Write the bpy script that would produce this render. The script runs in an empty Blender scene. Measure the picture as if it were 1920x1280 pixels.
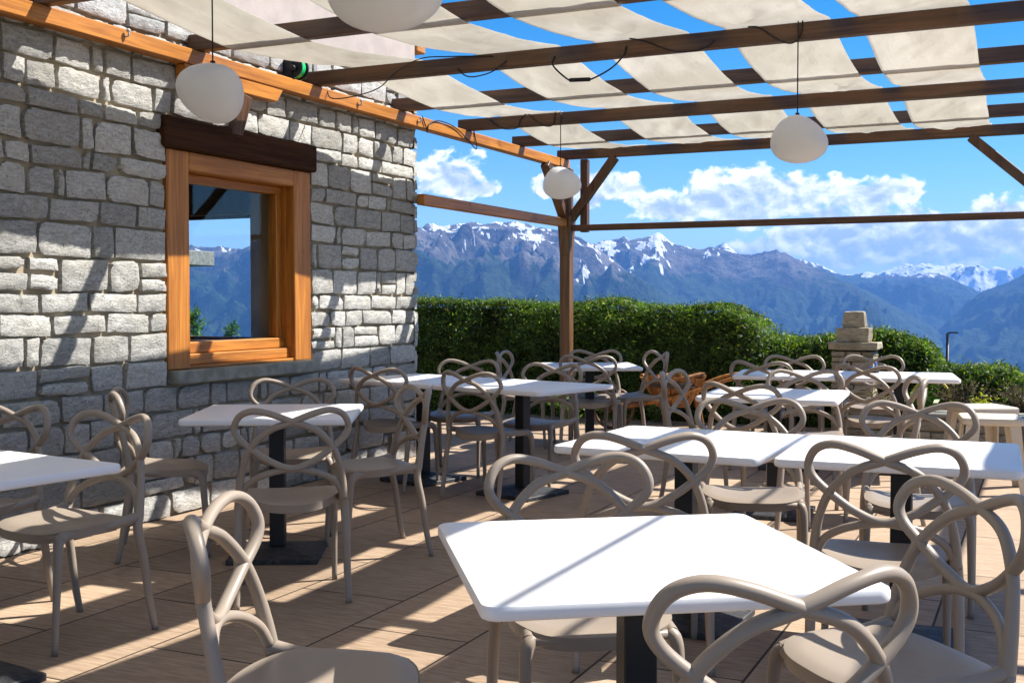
import bpy, bmesh, math, random
import numpy as np
from mathutils import Vector, Matrix, noise as mnoise
R = math.radians
random.seed(7); np.random.seed(7)
S = bpy.context.scene
COL = S.collection

# ------------------------------------------------------------------ camera, sky, sun, exposure
cd = bpy.data.cameras.new('camera'); cam = bpy.data.objects.new('camera', cd); COL.objects.link(cam)
cam.location = (0, 0, 1.30); cam.rotation_euler = (R(88.0), 0, R(24.9))
cd.sensor_width = 36; cd.lens = 2153 / 1920 * 36; cd.clip_start = 0.05; cd.clip_end = 80000
S.camera = cam
SUN = Vector((0.70, 0.56, 1.0)).normalized()
EL = math.asin(SUN.z); AZ = math.atan2(SUN.x, SUN.y)
sl = bpy.data.lights.new('sun', 'SUN'); sl.energy = 5.0; sl.angle = R(0.53); sl.color = (1.0, 0.955, 0.88)
so = bpy.data.objects.new('sun', sl); COL.objects.link(so)
so.rotation_euler = SUN.to_track_quat('Z', 'Y').to_euler(); so.location = (8, 6, 14)
S.view_settings.view_transform = 'Standard'; S.view_settings.look = 'None'
S.view_settings.exposure = 1.15; S.view_settings.gamma = 1.0
S.cycles.max_bounces = 8; S.cycles.diffuse_bounces = 5; S.cycles.transparent_max_bounces = 12
S.cycles.volume_bounces = 1
S.cycles.sample_clamp_indirect = 6.0
S.cycles.caustics_reflective = False; S.cycles.caustics_refractive = False

class N:
    """small node-graph helper"""
    def __init__(self, tree): self.t = tree
    def n(self, kind, ins=None, **props):
        nd = self.t.nodes.new(kind)
        for k, v in props.items(): setattr(nd, k, v)
        for k, v in (ins or {}).items():
            s = nd.inputs[k]
            if isinstance(v, bpy.types.NodeSocket): self.t.links.new(v, s)
            else: s.default_value = v
        return nd
    def m(self, op, a, b=0.0, c=None, clamp=False):
        ins = {0: a, 1: b}
        if c is not None: ins[2] = c
        return self.n('ShaderNodeMath', ins, operation=op, use_clamp=clamp).outputs[0]
    def mix(self, f, a, b, mode='MIX'):
        nd = self.n('ShaderNodeMix', None, data_type='RGBA', blend_type=mode)
        for k, v in ((0, f), (6, a), (7, b)):
            if isinstance(v, bpy.types.NodeSocket): self.t.links.new(v, nd.inputs[k])
            else: nd.inputs[k].default_value = v if not isinstance(v, tuple) or len(v) == 4 else (*v, 1)
        return nd.outputs[2]
    def ramp(self, f, stops):
        nd = self.n('ShaderNodeValToRGB', {0: f}); e = nd.color_ramp.elements
        while len(e) < len(stops): e.new(0.5)
        for i, (p, c) in enumerate(stops):
            e[i].position = p; e[i].color = (*c, 1) if not isinstance(c, float) else (c, c, c, 1)
        return nd.outputs[0]
    def smooth(self, v, lo, hi):
        return self.n('ShaderNodeMapRange', {0: v, 1: lo, 2: hi}, interpolation_type='SMOOTHSTEP').outputs[0]

# world: sky texture + cumulus banks given by azimuth (left of north) and elevation in degrees
W = bpy.data.worlds.new('World'); S.world = W; W.use_nodes = True
W.node_tree.nodes.clear(); g = N(W.node_tree)
sky = g.n('ShaderNodeTexSky', None, sky_type='NISHITA', sun_disc=False)
sky.sun_elevation = EL; sky.sun_rotation = AZ; sky.altitude = 1600; sky.air_density = 1.0; sky.dust_density = 0.25; sky.ozone_density = 2.2
hs = g.n('ShaderNodeHueSaturation', {'Saturation': 1.5, 'Value': 1.0, 'Color': sky.outputs[0]})
tc = g.n('ShaderNodeTexCoord').outputs['Generated']
sep = g.n('ShaderNodeSeparateXYZ', {0: tc})
azn = g.m('MULTIPLY', g.m('ARCTAN2', g.m('MULTIPLY', sep.outputs[0], -1.0), sep.outputs[1]), 57.2958)
eln = g.m('MULTIPLY', g.m('ARCSINE', sep.outputs[2]), 57.2958)
pv = g.n('ShaderNodeCombineXYZ', {0: azn, 1: g.m('MULTIPLY', eln, 1.35), 2: 0.0}).outputs[0]
nz1 = g.n('ShaderNodeTexNoise', {'Vector': pv, 'Scale': 0.62, 'Detail': 9.0, 'Roughness': 0.6, 'Distortion': 0.25}).outputs[0]
CL = [(28.0, 6.15, 2.3, 1.15, 1), (26.3, 5.65, .8, .45, .8), (20.4, 5.6, 2.0, 1.05, 1), (23.05, 5.8, 1.0, .6, .8), (16.7, 4.75, 2.2, .8, 1), (14.7, 5.25, 2.1, 1.15, 1),
      (12.9, 5.5, 2.3, 1.15, 1), (10.9, 5.1, 2.4, 1.05, 1), (8.6, 4.95, 2.1, 1.0, 1), (7.1, 5.15, 1.7, .9, 1), (11.3, 4.3, 7.2, .5, .9), (10.8, 2.85, 3.0, 1.15, 1.1),
      (8.6, 3.2, 3.3, 1.3, 1.3), (5.98, 3.05, 3.3, 1.4, 1.4), (3.6, 3.1, 3.0, 1.45, 1.4), (1.6, 3.3, 3.0, 1.6, 1.4), (-.8, 3.2, 3.4, 1.7, 1), (5.9, 2.1, 7.2, .6, .9), (13.6, 2.45, 1.6, .5, .8),
      (-9, 4.5, 5, 2, 1), (-22, 5, 6, 2.2, 1), (45, 5, 5, 1.6, .9), (56, 7, 6, 2, 1), (38.6, 4.9, 1.3, .35, .6)]
mask = None; low = None
for a0, e0, wa, we, k in CL:
    da = g.m('DIVIDE', g.m('SUBTRACT', azn, a0), wa); de = g.m('DIVIDE', g.m('SUBTRACT', eln, e0), we)
    v = g.m('MULTIPLY', g.m('SUBTRACT', 1.0, g.m('ADD', g.m('MULTIPLY', da, da), g.m('MULTIPLY', de, de))), k)
    lw = g.m('SUBTRACT', v, g.m('MULTIPLY', de, 0.55))
    mask = v if mask is None else g.m('SMOOTH_MAX', mask, v, 0.25)
    low = lw if low is None else g.m('SMOOTH_MAX', low, lw, 0.25)
den = g.m('ADD', g.m('MAXIMUM', mask, -1.2), g.m('MULTIPLY', g.m('SUBTRACT', nz1, 0.5), 4.2))
alpha = g.smooth(den, -0.05, 0.5)
nz2 = g.n('ShaderNodeTexNoise', {'Vector': g.n('ShaderNodeVectorMath', {0: pv, 1: (0.18, -0.42, 0)}, operation='ADD').outputs[0], 'Scale': 0.62, 'Detail': 7.0, 'Roughness': 0.55, 'Distortion': 0.25}).outputs[0]
lit = g.m('ADD', g.m('MULTIPLY', g.m('SUBTRACT', nz1, nz2), 3.0), g.m('SUBTRACT', 0.72, g.m('MULTIPLY', g.m('MAXIMUM', low, 0.0), 0.42)), clamp=True)
ccol = g.ramp(lit, [(0.0, (4.2, 4.9, 7.2)), (0.45, (8.2, 8.8, 11.0)), (0.8, (12.5, 12.5, 13.0)), (1.0, (14.0, 13.8, 13.6))])
# the ramp clips at 1: scale up outside
ccol = g.ramp(lit, [(0.0, (.36, .42, .58)), (0.4, (.60, .64, .78)), (0.75, (.93, .93, .97)), (1.0, (1., .99, .97))])
ccol = g.n('ShaderNodeVectorMath', {0: ccol, 'Scale': 11.0}, operation='SCALE').outputs[0]
skyc = g.mix(g.m('MULTIPLY', alpha, 0.93), hs.outputs[0], ccol)
bg = g.n('ShaderNodeBackground', {0: skyc, 1: 0.078})
out = g.n('ShaderNodeOutputWorld', {0: bg.outputs[0]})

# ------------------------------------------------------------------ material helpers
def new_mat(name):
    m = bpy.data.materials.new(name); m.use_nodes = True; m.node_tree.nodes.clear()
    g = N(m.node_tree); o = g.n('ShaderNodeOutputMaterial')
    return m, g, o
def principled(g, o, col, rough=0.6, bump=None, bstr=0.3, bdist=0.01, spec=0.5, metal=0.0, extra=None):
    ins = {'Base Color': col if isinstance(col, bpy.types.NodeSocket) else (*col, 1), 'Roughness': rough, 'Specular IOR Level': spec, 'Metallic': metal}
    p = g.n('ShaderNodeBsdfPrincipled', ins)
    if bump is not None:
        b = g.n('ShaderNodeBump', {'Height': bump, 'Strength': bstr, 'Distance': bdist}); g.t.links.new(b.outputs[0], p.inputs['Normal'])
    if o: g.t.links.new(p.outputs[0], o.inputs[0])
    return p
def objco(g, scale=(1, 1, 1)):
    t = g.n('ShaderNodeTexCoord').outputs['Object']
    return g.n('ShaderNodeMapping', {0: t, 3: scale}).outputs[0]
def nz(g, v, scale, detail=5.0, rough=0.55, dist=0.0):
    return g.n('ShaderNodeTexNoise', {'Vector': v, 'Scale': scale, 'Detail': detail, 'Roughness': rough, 'Distortion': dist}).outputs[0]
def island(g): return g.n('ShaderNodeNewGeometry').outputs['Random Per Island']

def mat_wood(name, axis, c1, c2, rough=0.5, weather=None, spec=.5):
    m, g, o = new_mat(name)
    sc = [16, 16, 16]; sc[axis] = 0.9
    v = objco(g, tuple(sc))
    n1 = nz(g, v, 1.6, 6, 0.6, 0.6); sc2 = [90, 90, 90]; sc2[axis] = 2.2
    n2 = nz(g, objco(g, tuple(sc2)), 1.0, 3)
    kn = nz(g, objco(g, (3, 3, 3)), 1.3, 3)
    f = g.m('ADD', g.m('MULTIPLY', n1, 0.75), g.m('MULTIPLY', n2, 0.25))
    c = g.mix(g.smooth(f, 0.36, 0.64), c1, c2)
    c = g.mix(g.m('MULTIPLY', g.smooth(kn, 0.62, 0.8), 0.7), c, tuple(x * 0.45 for x in c1))
    if weather:
        c = g.mix(g.m('MULTIPLY', g.smooth(nz(g, objco(g, (2.2, 2.2, 2.2)), 1.0, 5), 0.45, 0.7), 0.55), c, weather)
    principled(g, o, c, rough, n2, 0.25, 0.004, spec)
    return m
ORA1, ORA2 = (.30, .102, .013), (.52, .205, .032)
BRN1, BRN2 = (.050, .022, .009), (.125, .055, .022)
M = {}
for i, a in enumerate('xyz'):
    M['orange_' + a] = mat_wood('stained_orange_wood_' + a, i, ORA1, ORA2, 0.42)
    M['brown_' + a] = mat_wood('brown_beam_wood_' + a, i, BRN1, BRN2, 0.5, (.12, .075, .045))
M['post'] = mat_wood('corner_post_wood', 2, (.085, .042, .016), (.19, .095, .036), .5)
M['rustic'] = mat_wood('rustic_orange_wood', 2, (.11, .035, .006), (.46, .185, .028), .55, (.05, .022, .008))
M['lintel'] = mat_wood('dark_lintel_wood', 1, (.026, .0095, .0035), (.060, .024, .010), 0.8, None, .12)

def mat_plastic(name, col, rough=0.42, var=0.06):
    m, g, o = new_mat(name)
    v = objco(g); n = nz(g, v, 7.0, 5); n2 = nz(g, v, 420.0, 2)
    oi = g.n('ShaderNodeObjectInfo').outputs['Random']
    k = g.m('ADD', 1.0 - var, g.m('MULTIPLY', g.m('ADD', g.m('MULTIPLY', n, 0.5), g.m('MULTIPLY', oi, 0.5)), 2 * var))
    c = g.n('ShaderNodeVectorMath', {0: col, 'Scale': k}, operation='SCALE').outputs[0]
    principled(g, o, c, g.m('ADD', rough - 0.06, g.m('MULTIPLY', n, 0.14)), n2, 0.05, 0.001, 0.4)
    return m
M['taupe'] = mat_plastic('taupe_chair_plastic', (.285, .234, .186), 0.38, .10)
M['cream'] = mat_plastic('cream_stool_plastic', (.62, .55, .43), 0.5)
M['black'] = mat_plastic('black_powder_coat', (.012, .012, .014), 0.45)
def mat_table():
    m, g, o = new_mat('white_tabletop')
    v = objco(g); n = nz(g, v, 3.5, 6); st = nz(g, v, 28, 4)
    c = g.mix(g.m('MULTIPLY', g.smooth(st, 0.66, 0.78), 0.18), (.80, .80, .81), (.60, .57, .52))
    principled(g, o, c, g.m('ADD', 0.28, g.m('MULTIPLY', n, 0.25)), nz(g, v, 300, 2), 0.04, 0.001, 0.45)
    return m
M['table'] = mat_table()
def mat_base():
    m, g, o = new_mat('black_stone_table_base')
    v = objco(g); n = nz(g, v, 30, 6)
    principled(g, o, g.mix(g.smooth(n, .45, .7), (.020, .021, .024), (.06, .06, .065)), 0.6, n, 0.2, 0.002); return m
M['base'] = mat_base()

def mat_stone(name, c1, c2, c3, dark=0.6):
    m, g, o = new_mat(name)
    isl = island(g)
    off = g.n('ShaderNodeCombineXYZ', {0: g.m('MULTIPLY', isl, 37.0), 1: g.m('MULTIPLY', isl, 91.0), 2: g.m('MULTIPLY', isl, 53.0)}).outputs[0]
    v = g.n('ShaderNodeVectorMath', {0: g.n('ShaderNodeTexCoord').outputs['Object'], 1: off}, operation='ADD').outputs[0]
    vs = g.n('ShaderNodeMapping', {0: v, 2: (0.25, 0, 0), 3: (1, 1, 3.2)}).outputs[0]
    big = nz(g, v, 4.0, 4); st = nz(g, vs, 18.0, 8, 0.7, 0.8); sp = nz(g, v, 62.0, 5, 0.75)
    mus = nz(g, v, 170.0, 3, 0.7)
    c = g.mix(g.smooth(st, .33, .67), c1, c2)
    c = g.mix(g.m('MULTIPLY', g.smooth(big, .45, .7), .6), c, c3)
    c = g.mix(g.m('MULTIPLY', g.smooth(sp, .54, .66), dark), c, (.05, .05, .048))
    c = g.mix(g.m('MULTIPLY', g.smooth(mus, .60, .70), .5), c, (.62, .61, .57))
    k = g.m('ADD', 0.70, g.m('MULTIPLY', isl, 0.5))
    c = g.n('ShaderNodeVectorMath', {0: c, 'Scale': k}, operation='SCALE').outputs[0]
    h = g.m('ADD', g.m('MULTIPLY', st, .7), g.m('MULTIPLY', sp, .5))
    principled(g, o, c, 0.72, h, 0.9, 0.016, 0.35)
    return m
M['stone'] = mat_stone('grey_gneiss_blocks', (.315, .308, .285), (.54, .53, .50), (.43, .41, .35))
M['tanstone'] = mat_stone('tan_fieldstone', (.30, .245, .155), (.50, .43, .31), (.20, .16, .10), .4)
def mat_mortar():
    m, g, o = new_mat('sandy_mortar')
    v = objco(g); n = nz(g, v, 40, 6); b = nz(g, v, 3, 4)
    c = g.mix(g.smooth(b, .35, .65), (.27, .22, .15), (.37, .31, .22))
    principled(g, o, c, .9, n, .6, .006, .2); return m
M['mortar'] = mat_mortar()
def mat_plain(name, c1, c2, scale=8, rough=.8, bstr=.3, bdist=.004):
    m, g, o = new_mat(name); v = objco(g); n = nz(g, v, scale, 6)
    principled(g, o, g.mix(g.smooth(n, .35, .65), c1, c2), rough, nz(g, v, scale * 8, 4), bstr, bdist, .3); return m
M['plaster'] = mat_plain('pinkish_plaster', (.36, .305, .275), (.42, .355, .32), 5)
M['sill'] = mat_plain('grey_sill_slab', (.20, .20, .17), (.30, .30, .25), 12, .7, .5, .006)
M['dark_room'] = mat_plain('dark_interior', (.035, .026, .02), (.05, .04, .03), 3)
M['roof'] = mat_plain('grey_roof_slab', (.16, .16, .15), (.26, .26, .24), 6)
M['rubber'] = mat_plain('black_cable', (.01, .01, .012), (.02, .02, .022), 20, .5)
M['green_plastic'] = mat_plain('green_plastic', (.02, .42, .10), (.03, .50, .14), 10, .35)
M['steel'] = mat_plain('dull_steel', (.35, .35, .36), (.5, .5, .5), 30, .4)
M['blue'] = mat_plain('blue_plastic', (.02, .10, .45), (.03, .14, .5), 20, .35)
M['yellow'] = mat_plain('yellow_hose', (.55, .42, .05), (.65, .52, .09), 20, .4)
M['chalet'] = mat_plain('chalet_timber', (.10, .06, .03), (.17, .10, .05), 4)

def mat_floor():
    m, g, o = new_mat('wood_look_stone_paving')
    v = g.n('ShaderNodeTexCoord').outputs['Object']
    rot = g.n('ShaderNodeMapping', {0: v, 1: (0.0, 4.10, 0), 2: (0, 0, R(-90))}).outputs[0]
    br = g.n('ShaderNodeTexBrick', {'Vector': g.n('ShaderNodeMapping', {0: v, 1: (-0.05, 4.10, 0), 2: (0, 0, R(90))}).outputs[0], 'Color1': (0, 0, 0, 1), 'Color2': (1, 1, 1, 1), 'Mortar': (.5, .5, .5, 1),
             'Scale': 1.0, 'Mortar Size': 0.0055, 'Mortar Smooth': 0.2, 'Bias': 0.0, 'Brick Width': 0.98, 'Row Height': 0.53}, offset=0.43, squash=1.0)
    tile = g.n('ShaderNodeSeparateColor', {0: br.outputs[0]}).outputs[0]; gr = br.outputs[1]
    off = g.n('ShaderNodeCombineXYZ', {0: g.m('MULTIPLY', tile, 40.0), 1: g.m('MULTIPLY', tile, 17.0), 2: 0.0}).outputs[0]
    vt = g.n('ShaderNodeVectorMath', {0: v, 1: off}, operation='ADD').outputs[0]
    st = nz(g, g.n('ShaderNodeMapping', {0: vt, 3: (6.5, 64, 1)}).outputs[0], 1.0, 7, .62, .5)
    st2 = nz(g, g.n('ShaderNodeMapping', {0: vt, 3: (16, 190, 1)}).outputs[0], 1.0, 4, .6)
    big = nz(g, v, 1.1, 5); fine = nz(g, v, 130, 3, .7)
    c = g.mix(g.smooth(st, .34, .66), (.28, .193, .125), (.43, .318, .222))
    c = g.mix(g.m('MULTIPLY', g.smooth(st2, .5, .72), .35), c, (.18, .11, .066))
    c = g.mix(g.m('MULTIPLY', g.smooth(big, .42, .68), .35), c, (.40, .29, .20))
    c = g.mix(g.m('MULTIPLY', g.smooth(fine, .60, .72), .3), c, (.52, .40, .29))
    k = g.m('ADD', .84, g.m('MULTIPLY', tile, .3))
    c = g.n('ShaderNodeVectorMath', {0: c, 'Scale': k}, operation='SCALE').outputs[0]
    dirt = nz(g, v, 2.6, 8, .68, .6)
    c = g.mix(g.m('MULTIPLY', g.smooth(dirt, .56, .72), .4), c, (.12, .085, .06))
    c = g.mix(g.m('MULTIPLY', g.smooth(nz(g, v, 34, 3, .6), .70, .76), .7), c, (.07, .05, .035))
    c = g.mix(gr, c, (.045, .030, .020))
    h = g.m('SUBTRACT', g.m('ADD', g.m('MULTIPLY', st, .5), g.m('MULTIPLY', st2, .4)), g.m('MULTIPLY', gr, 1.6))
    principled(g, o, c, .72, h, .5, .006, .3)
    return m
M['floor'] = mat_floor()

def mat_canvas():
    m, g, o = new_mat('cream_canvas')
    v = objco(g); w = nz(g, v, 1.2, 5, .55, .3); f = nz(g, g.n('ShaderNodeMapping', {0: v, 2: (0, 0, .5), 3: (7, 2.6, 5)}).outputs[0], 1.3, 6, .6, .35); we = nz(g, v, 260, 2)
    c = g.mix(g.smooth(w, .35, .66), (.76, .735, .67), (.84, .82, .765))
    c = g.mix(g.m('MULTIPLY', g.smooth(f, .62, .76), .35), c, (.50, .45, .37))
    b = g.n('ShaderNodeBump', {'Height': g.m('ADD', f, g.m('MULTIPLY', we, .1)), 'Strength': .45, 'Distance': .03}).outputs[0]
    d = g.n('ShaderNodeBsdfDiffuse', {0: c, 'Normal': b}); t = g.n('ShaderNodeBsdfTranslucent', {0: c, 'Normal': b})
    mx = g.n('ShaderNodeMixShader', {0: .56, 1: d.outputs[0], 2: t.outputs[0]})
    g.t.links.new(mx.outputs[0], o.inputs[0]); return m
M['canvas'] = mat_canvas()
def mat_lamp():
    m, g, o = new_mat('milky_lamp_plastic')
    p = principled(g, None, (.84, .835, .83), .30)
    t = g.n('ShaderNodeBsdfTranslucent', {0: (.78, .76, .73, 1)})
    mx = g.n('ShaderNodeMixShader', {0: .4, 1: p.outputs[0], 2: t.outputs[0]})
    g.t.links.new(mx.outputs[0], o.inputs[0]); return m
M['lamp'] = mat_lamp()
def mat_leaf(name, stops, trans=.35, rough=.5):
    m, g, o = new_mat(name)
    c = g.ramp(island(g), stops)
    cl = nz(g, g.n('ShaderNodeTexCoord').outputs['Object'], 2.4, 5, .6)
    c = g.n('ShaderNodeVectorMath', {0: c, 'Scale': g.m('ADD', .55, g.m('MULTIPLY', g.smooth(cl, .33, .68), .9))}, operation='SCALE').outputs[0]
    p = principled(g, None, c, rough, spec=.35)
    c2 = g.n('ShaderNodeHueSaturation', {'Saturation': 1.15, 'Value': 1.5, 'Color': c}).outputs[0]
    t = g.n('ShaderNodeBsdfTranslucent', {0: c2})
    mx = g.n('ShaderNodeMixShader', {0: trans, 1: p.outputs[0], 2: t.outputs[0]})
    g.t.links.new(mx.outputs[0], o.inputs[0]); return m
M['hedge'] = mat_leaf('yew_leaves', [(0, (.022, .050, .012)), (.4, (.05, .10, .018)), (.72, (.10, .17, .025)), (.93, (.19, .27, .045)), (.97, (.26, .33, .07)), (1.0, (.20, .10, .035))], .44)
M['bright'] = mat_leaf('bright_leaves', [(0, (.10, .22, .03)), (.6, (.18, .32, .06)), (1, (.30, .42, .14))], .4)
M['heather'] = mat_leaf('heather_stems', [(0, (.10, .12, .03)), (.5, (.19, .16, .06)), (.8, (.24, .14, .10)), (1, (.13, .17, .04))], .3)
M['lime'] = mat_leaf('lime_flowers', [(0, (.45, .55, .03)), (1, (.65, .70, .06))], .3)
M['larch'] = mat_leaf('larch_needles', [(0, (.05, .13, .015)), (1, (.14, .26, .04))], .35)
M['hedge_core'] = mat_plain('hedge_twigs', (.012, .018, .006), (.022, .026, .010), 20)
M['bark'] = mat_plain('bark', (.08, .055, .035), (.13, .09, .06), 12)
M['soil'] = mat_plain('soil', (.05, .035, .022), (.09, .065, .04), 14)

# ------------------------------------------------------------------ object helpers
WM = {}
def link(o, parent=None):
    COL.objects.link(o)
    if parent: o.parent = parent
def tag(o, label=None, cat=None, group=None, kind=None):
    if label: o['label'] = label
    if cat: o['category'] = cat
    if group: o['group'] = group
    if kind: o['kind'] = kind
    return o
def empty(name, loc=(0, 0, 0), rz=0.0):
    o = bpy.data.objects.new(name, None); COL.objects.link(o); o.empty_display_size = 0.1
    o.location = loc; o.rotation_euler = (0, 0, rz)
    WM[o.name] = Matrix.Translation(loc) @ Matrix.Rotation(rz, 4, 'Z')
    return o
def obj(name, bm, mat, parent=None, smooth=False, world=True, angle=None):
    """link a bmesh (in world coordinates when world=True) as one mesh object"""
    me = bpy.data.meshes.new(name)
    root = parent
    while root is not None and root.parent is not None: root = root.parent
    if parent is not None and world:
        bm.transform(WM[root.name].inverted())
    bm.normal_update(); bm.to_mesh(me); bm.free()
    for mm in (mat if isinstance(mat, (list, tuple)) else [mat]): me.materials.append(mm)
    if smooth:
        me.polygons.foreach_set('use_smooth', [True] * len(me.polygons))
        if angle: me.set_sharp_from_angle(angle=angle)
    o = bpy.data.objects.new(name, me); link(o, parent)
    return o
def np_obj(name, verts, faces, mat, parent=None, smooth=False):
    me = bpy.data.meshes.new(name)
    nv, nf, k = len(verts), len(faces), faces.shape[1]
    me.vertices.add(nv); me.vertices.foreach_set('co', np.ascontiguousarray(verts, np.float32).ravel())
    me.loops.add(nf * k); me.loops.foreach_set('vertex_index', np.ascontiguousarray(faces, np.int32).ravel())
    me.polygons.add(nf); me.polygons.foreach_set('loop_start', np.arange(0, nf * k, k, dtype=np.int32))
    me.polygons.foreach_set('loop_total', np.full(nf, k, np.int32))
    me.polygons.foreach_set('use_smooth', np.full(nf, smooth, bool))
    me.update(calc_edges=True); me.validate()
    me.materials.append(mat)
    o = bpy.data.objects.new(name, me); link(o, parent); return o
def box(bm, lo, hi, bevel=0.004, seg=1, mat=None, rot=None):
    lo, hi = Vector(lo), Vector(hi); c = (lo + hi) / 2; s = hi - lo
    t = bmesh.new(); bmesh.ops.create_cube(t, size=1.0); bmesh.ops.scale(t, vec=s, verts=t.verts)
    if bevel > 0: bmesh.ops.bevel(t, geom=list(t.edges), offset=min(bevel, min(s) * .45), segments=seg, affect='EDGES', profile=0.5)
    mx = Matrix.Translation(c) @ (rot.to_4x4() if rot else Matrix.Identity(4))
    if mat: mx = mat @ mx
    t.transform(mx); append(bm, t)
def append(bm, t):
    me = bpy.data.meshes.new('tmp'); t.to_mesh(me); t.free(); bm.from_mesh(me); bpy.data.meshes.remove(me)
def nb(): return bmesh.new()
def beam(bm, a, b, w, h, up=(0, 0, 1), bevel=.005):
    """a square-sawn bar from a to b"""
    a, b = Vector(a), Vector(b); d = (b - a); L = d.length; d.normalize()
    s = d.cross(Vector(up)).normalized(); u = s.cross(d)
    t = bmesh.new(); bmesh.ops.create_cube(t, size=1.0); bmesh.ops.scale(t, vec=(w, L, h), verts=t.verts)
    bmesh.ops.bevel(t, geom=list(t.edges), offset=bevel, segments=1, affect='EDGES')
    mx = Matrix((s, d, u)).transposed().to_4x4(); mx.translation = (a + b) / 2
    t.transform(mx); append(bm, t)
def catmull(pts, n=8, closed=False):
    P = [Vector(p) for p in pts]; out = []; m = len(P)
    rng = range(m if closed else m - 1)
    for i in rng:
        p0 = P[(i - 1) % m] if (closed or i > 0) else P[0] * 2 - P[1]
        p1, p2 = P[i], P[(i + 1) % m]
        p3 = P[(i + 2) % m] if (closed or i + 2 < m) else P[-1] * 2 - P[-2]
        for k in range(n):
            t = k / n; t2, t3 = t * t, t * t * t
            out.append(0.5 * ((2 * p1) + (p2 - p0) * t + (2 * p0 - 5 * p1 + 4 * p2 - p3) * t2 + (3 * p1 - p0 - 3 * p2 + p3) * t3))
    if not closed: out.append(P[-1].copy())
    return out
def tube(bm, pts, rad, seg=10, cap=True, flat=1.0):
    pts = [Vector(p) for p in pts]; n = len(pts)
    if not isinstance(rad, (list, tuple)): rad = [rad] * n
    elif len(rad) != n: rad = list(np.interp(np.linspace(0, 1, n), np.linspace(0, 1, len(rad)), rad))
    tg = [(pts[min(i + 1, n - 1)] - pts[max(i - 1, 0)]).normalized() for i in range(n)]
    ref = Vector((0, 0, 1)) if abs(tg[0].z) < .9 else Vector((0, 1, 0))
    u = tg[0].cross(ref).normalized(); rings = []
    for i in range(n):
        u = (u - tg[i] * u.dot(tg[i])).normalized(); v = tg[i].cross(u)
        rings.append([bm.verts.new(pts[i] + (u * math.cos(2 * math.pi * k / seg) + v * math.sin(2 * math.pi * k / seg) * flat) * rad[i]) for k in range(seg)])
    for a, b in zip(rings, rings[1:]):
        for k in range(seg): bm.faces.new((a[k], a[(k + 1) % seg], b[(k + 1) % seg], b[k]))
    if cap: bm.faces.new(list(reversed(rings[0]))); bm.faces.new(rings[-1])
def copy_tree(o, parent=None):
    c = o.copy(); COL.objects.link(c)
    if parent: c.parent = parent
    for ch in o.children: copy_tree(ch, c)
    return c

# numpy value noise
def vnoise(x, y, seed=0):
    xi, yi = np.floor(x).astype(np.int64), np.floor(y).astype(np.int64); xf, yf = x - xi, y - yi
    def h(a, b):
        n = (a * 374761393 + b * 668265263 + seed * 1442695041) & 0xFFFFFFFF
        n = ((n ^ (n >> 13)) * 1274126177) & 0xFFFFFFFF
        return ((n ^ (n >> 16)) & 0xFFFF) / 65535.0
    u, v = xf * xf * xf * (xf * (xf * 6 - 15) + 10), yf * yf * yf * (yf * (yf * 6 - 15) + 10)
    return (h(xi, yi) * (1 - u) + h(xi + 1, yi) * u) * (1 - v) + (h(xi, yi + 1) * (1 - u) + h(xi + 1, yi + 1) * u) * v
def fbm(x, y, oct=5, seed=0, ridged=False, gain=.5):
    s = 0; a = 1; t = 0
    for i in range(oct):
        n = vnoise(x, y, seed + i * 17)
        if ridged: n = 1 - np.abs(2 * n - 1)
        s = s + a * n; t += a; a *= gain; x, y = x * 2.03 + 11.3, y * 2.03 - 7.7
    return s / t

# ------------------------------------------------------------------ ground, far mountains
def mat_ground():
    m, g, o = new_mat('alpine_meadow'); v = g.n('ShaderNodeTexCoord').outputs['Object']
    n = nz(g, v, .02, 8, .6); f = nz(g, v, .6, 5); p = nz(g, v, .0035, 6)
    c = g.mix(g.smooth(n, .4, .62), (.045, .075, .022), (.09, .13, .035)); c = g.mix(g.m('MULTIPLY', g.smooth(p, .5, .6), .7), c, (.15, .18, .06))
    c = g.mix(g.m('MULTIPLY', f, .4), c, (.06, .05, .025))
    principled(g, o, c, .95, f, .4, .05, .1); return m
def ground_z(d):
    return np.where(d < 15, -.04, np.where(d < 45, -.04 - (d - 15) * .30, np.maximum(-9.04 - (d - 45) * .24, -900.0)))
rr = np.concatenate([[0, 4, 8, 12, 14, 15], np.geomspace(16, 20000, 84)]); aa = np.radians(np.arange(0, 360, 3))
gx = rr[:, None] * np.sin(aa)[None]; gy = rr[:, None] * np.cos(aa)[None]
yy = gy + 0 * gx; dn = np.maximum(np.hypot(gx, gy) * np.clip((yy / np.maximum(np.hypot(gx, gy), 1e-6) + .25) / .6, 0, 1), 0)
gz = ground_z(dn)
gv = np.stack([gx, gy, gz], -1).reshape(-1, 3); nA = len(aa)
gf = np.array([[i * nA + j, i * nA + (j + 1) % nA, (i + 1) * nA + (j + 1) % nA, (i + 1) * nA + j] for i in range(len(rr) - 1) for j in range(nA)])[:, ::-1]
tag(np_obj('ground', gv, gf, mat_ground(), smooth=True), kind='structure')

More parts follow.
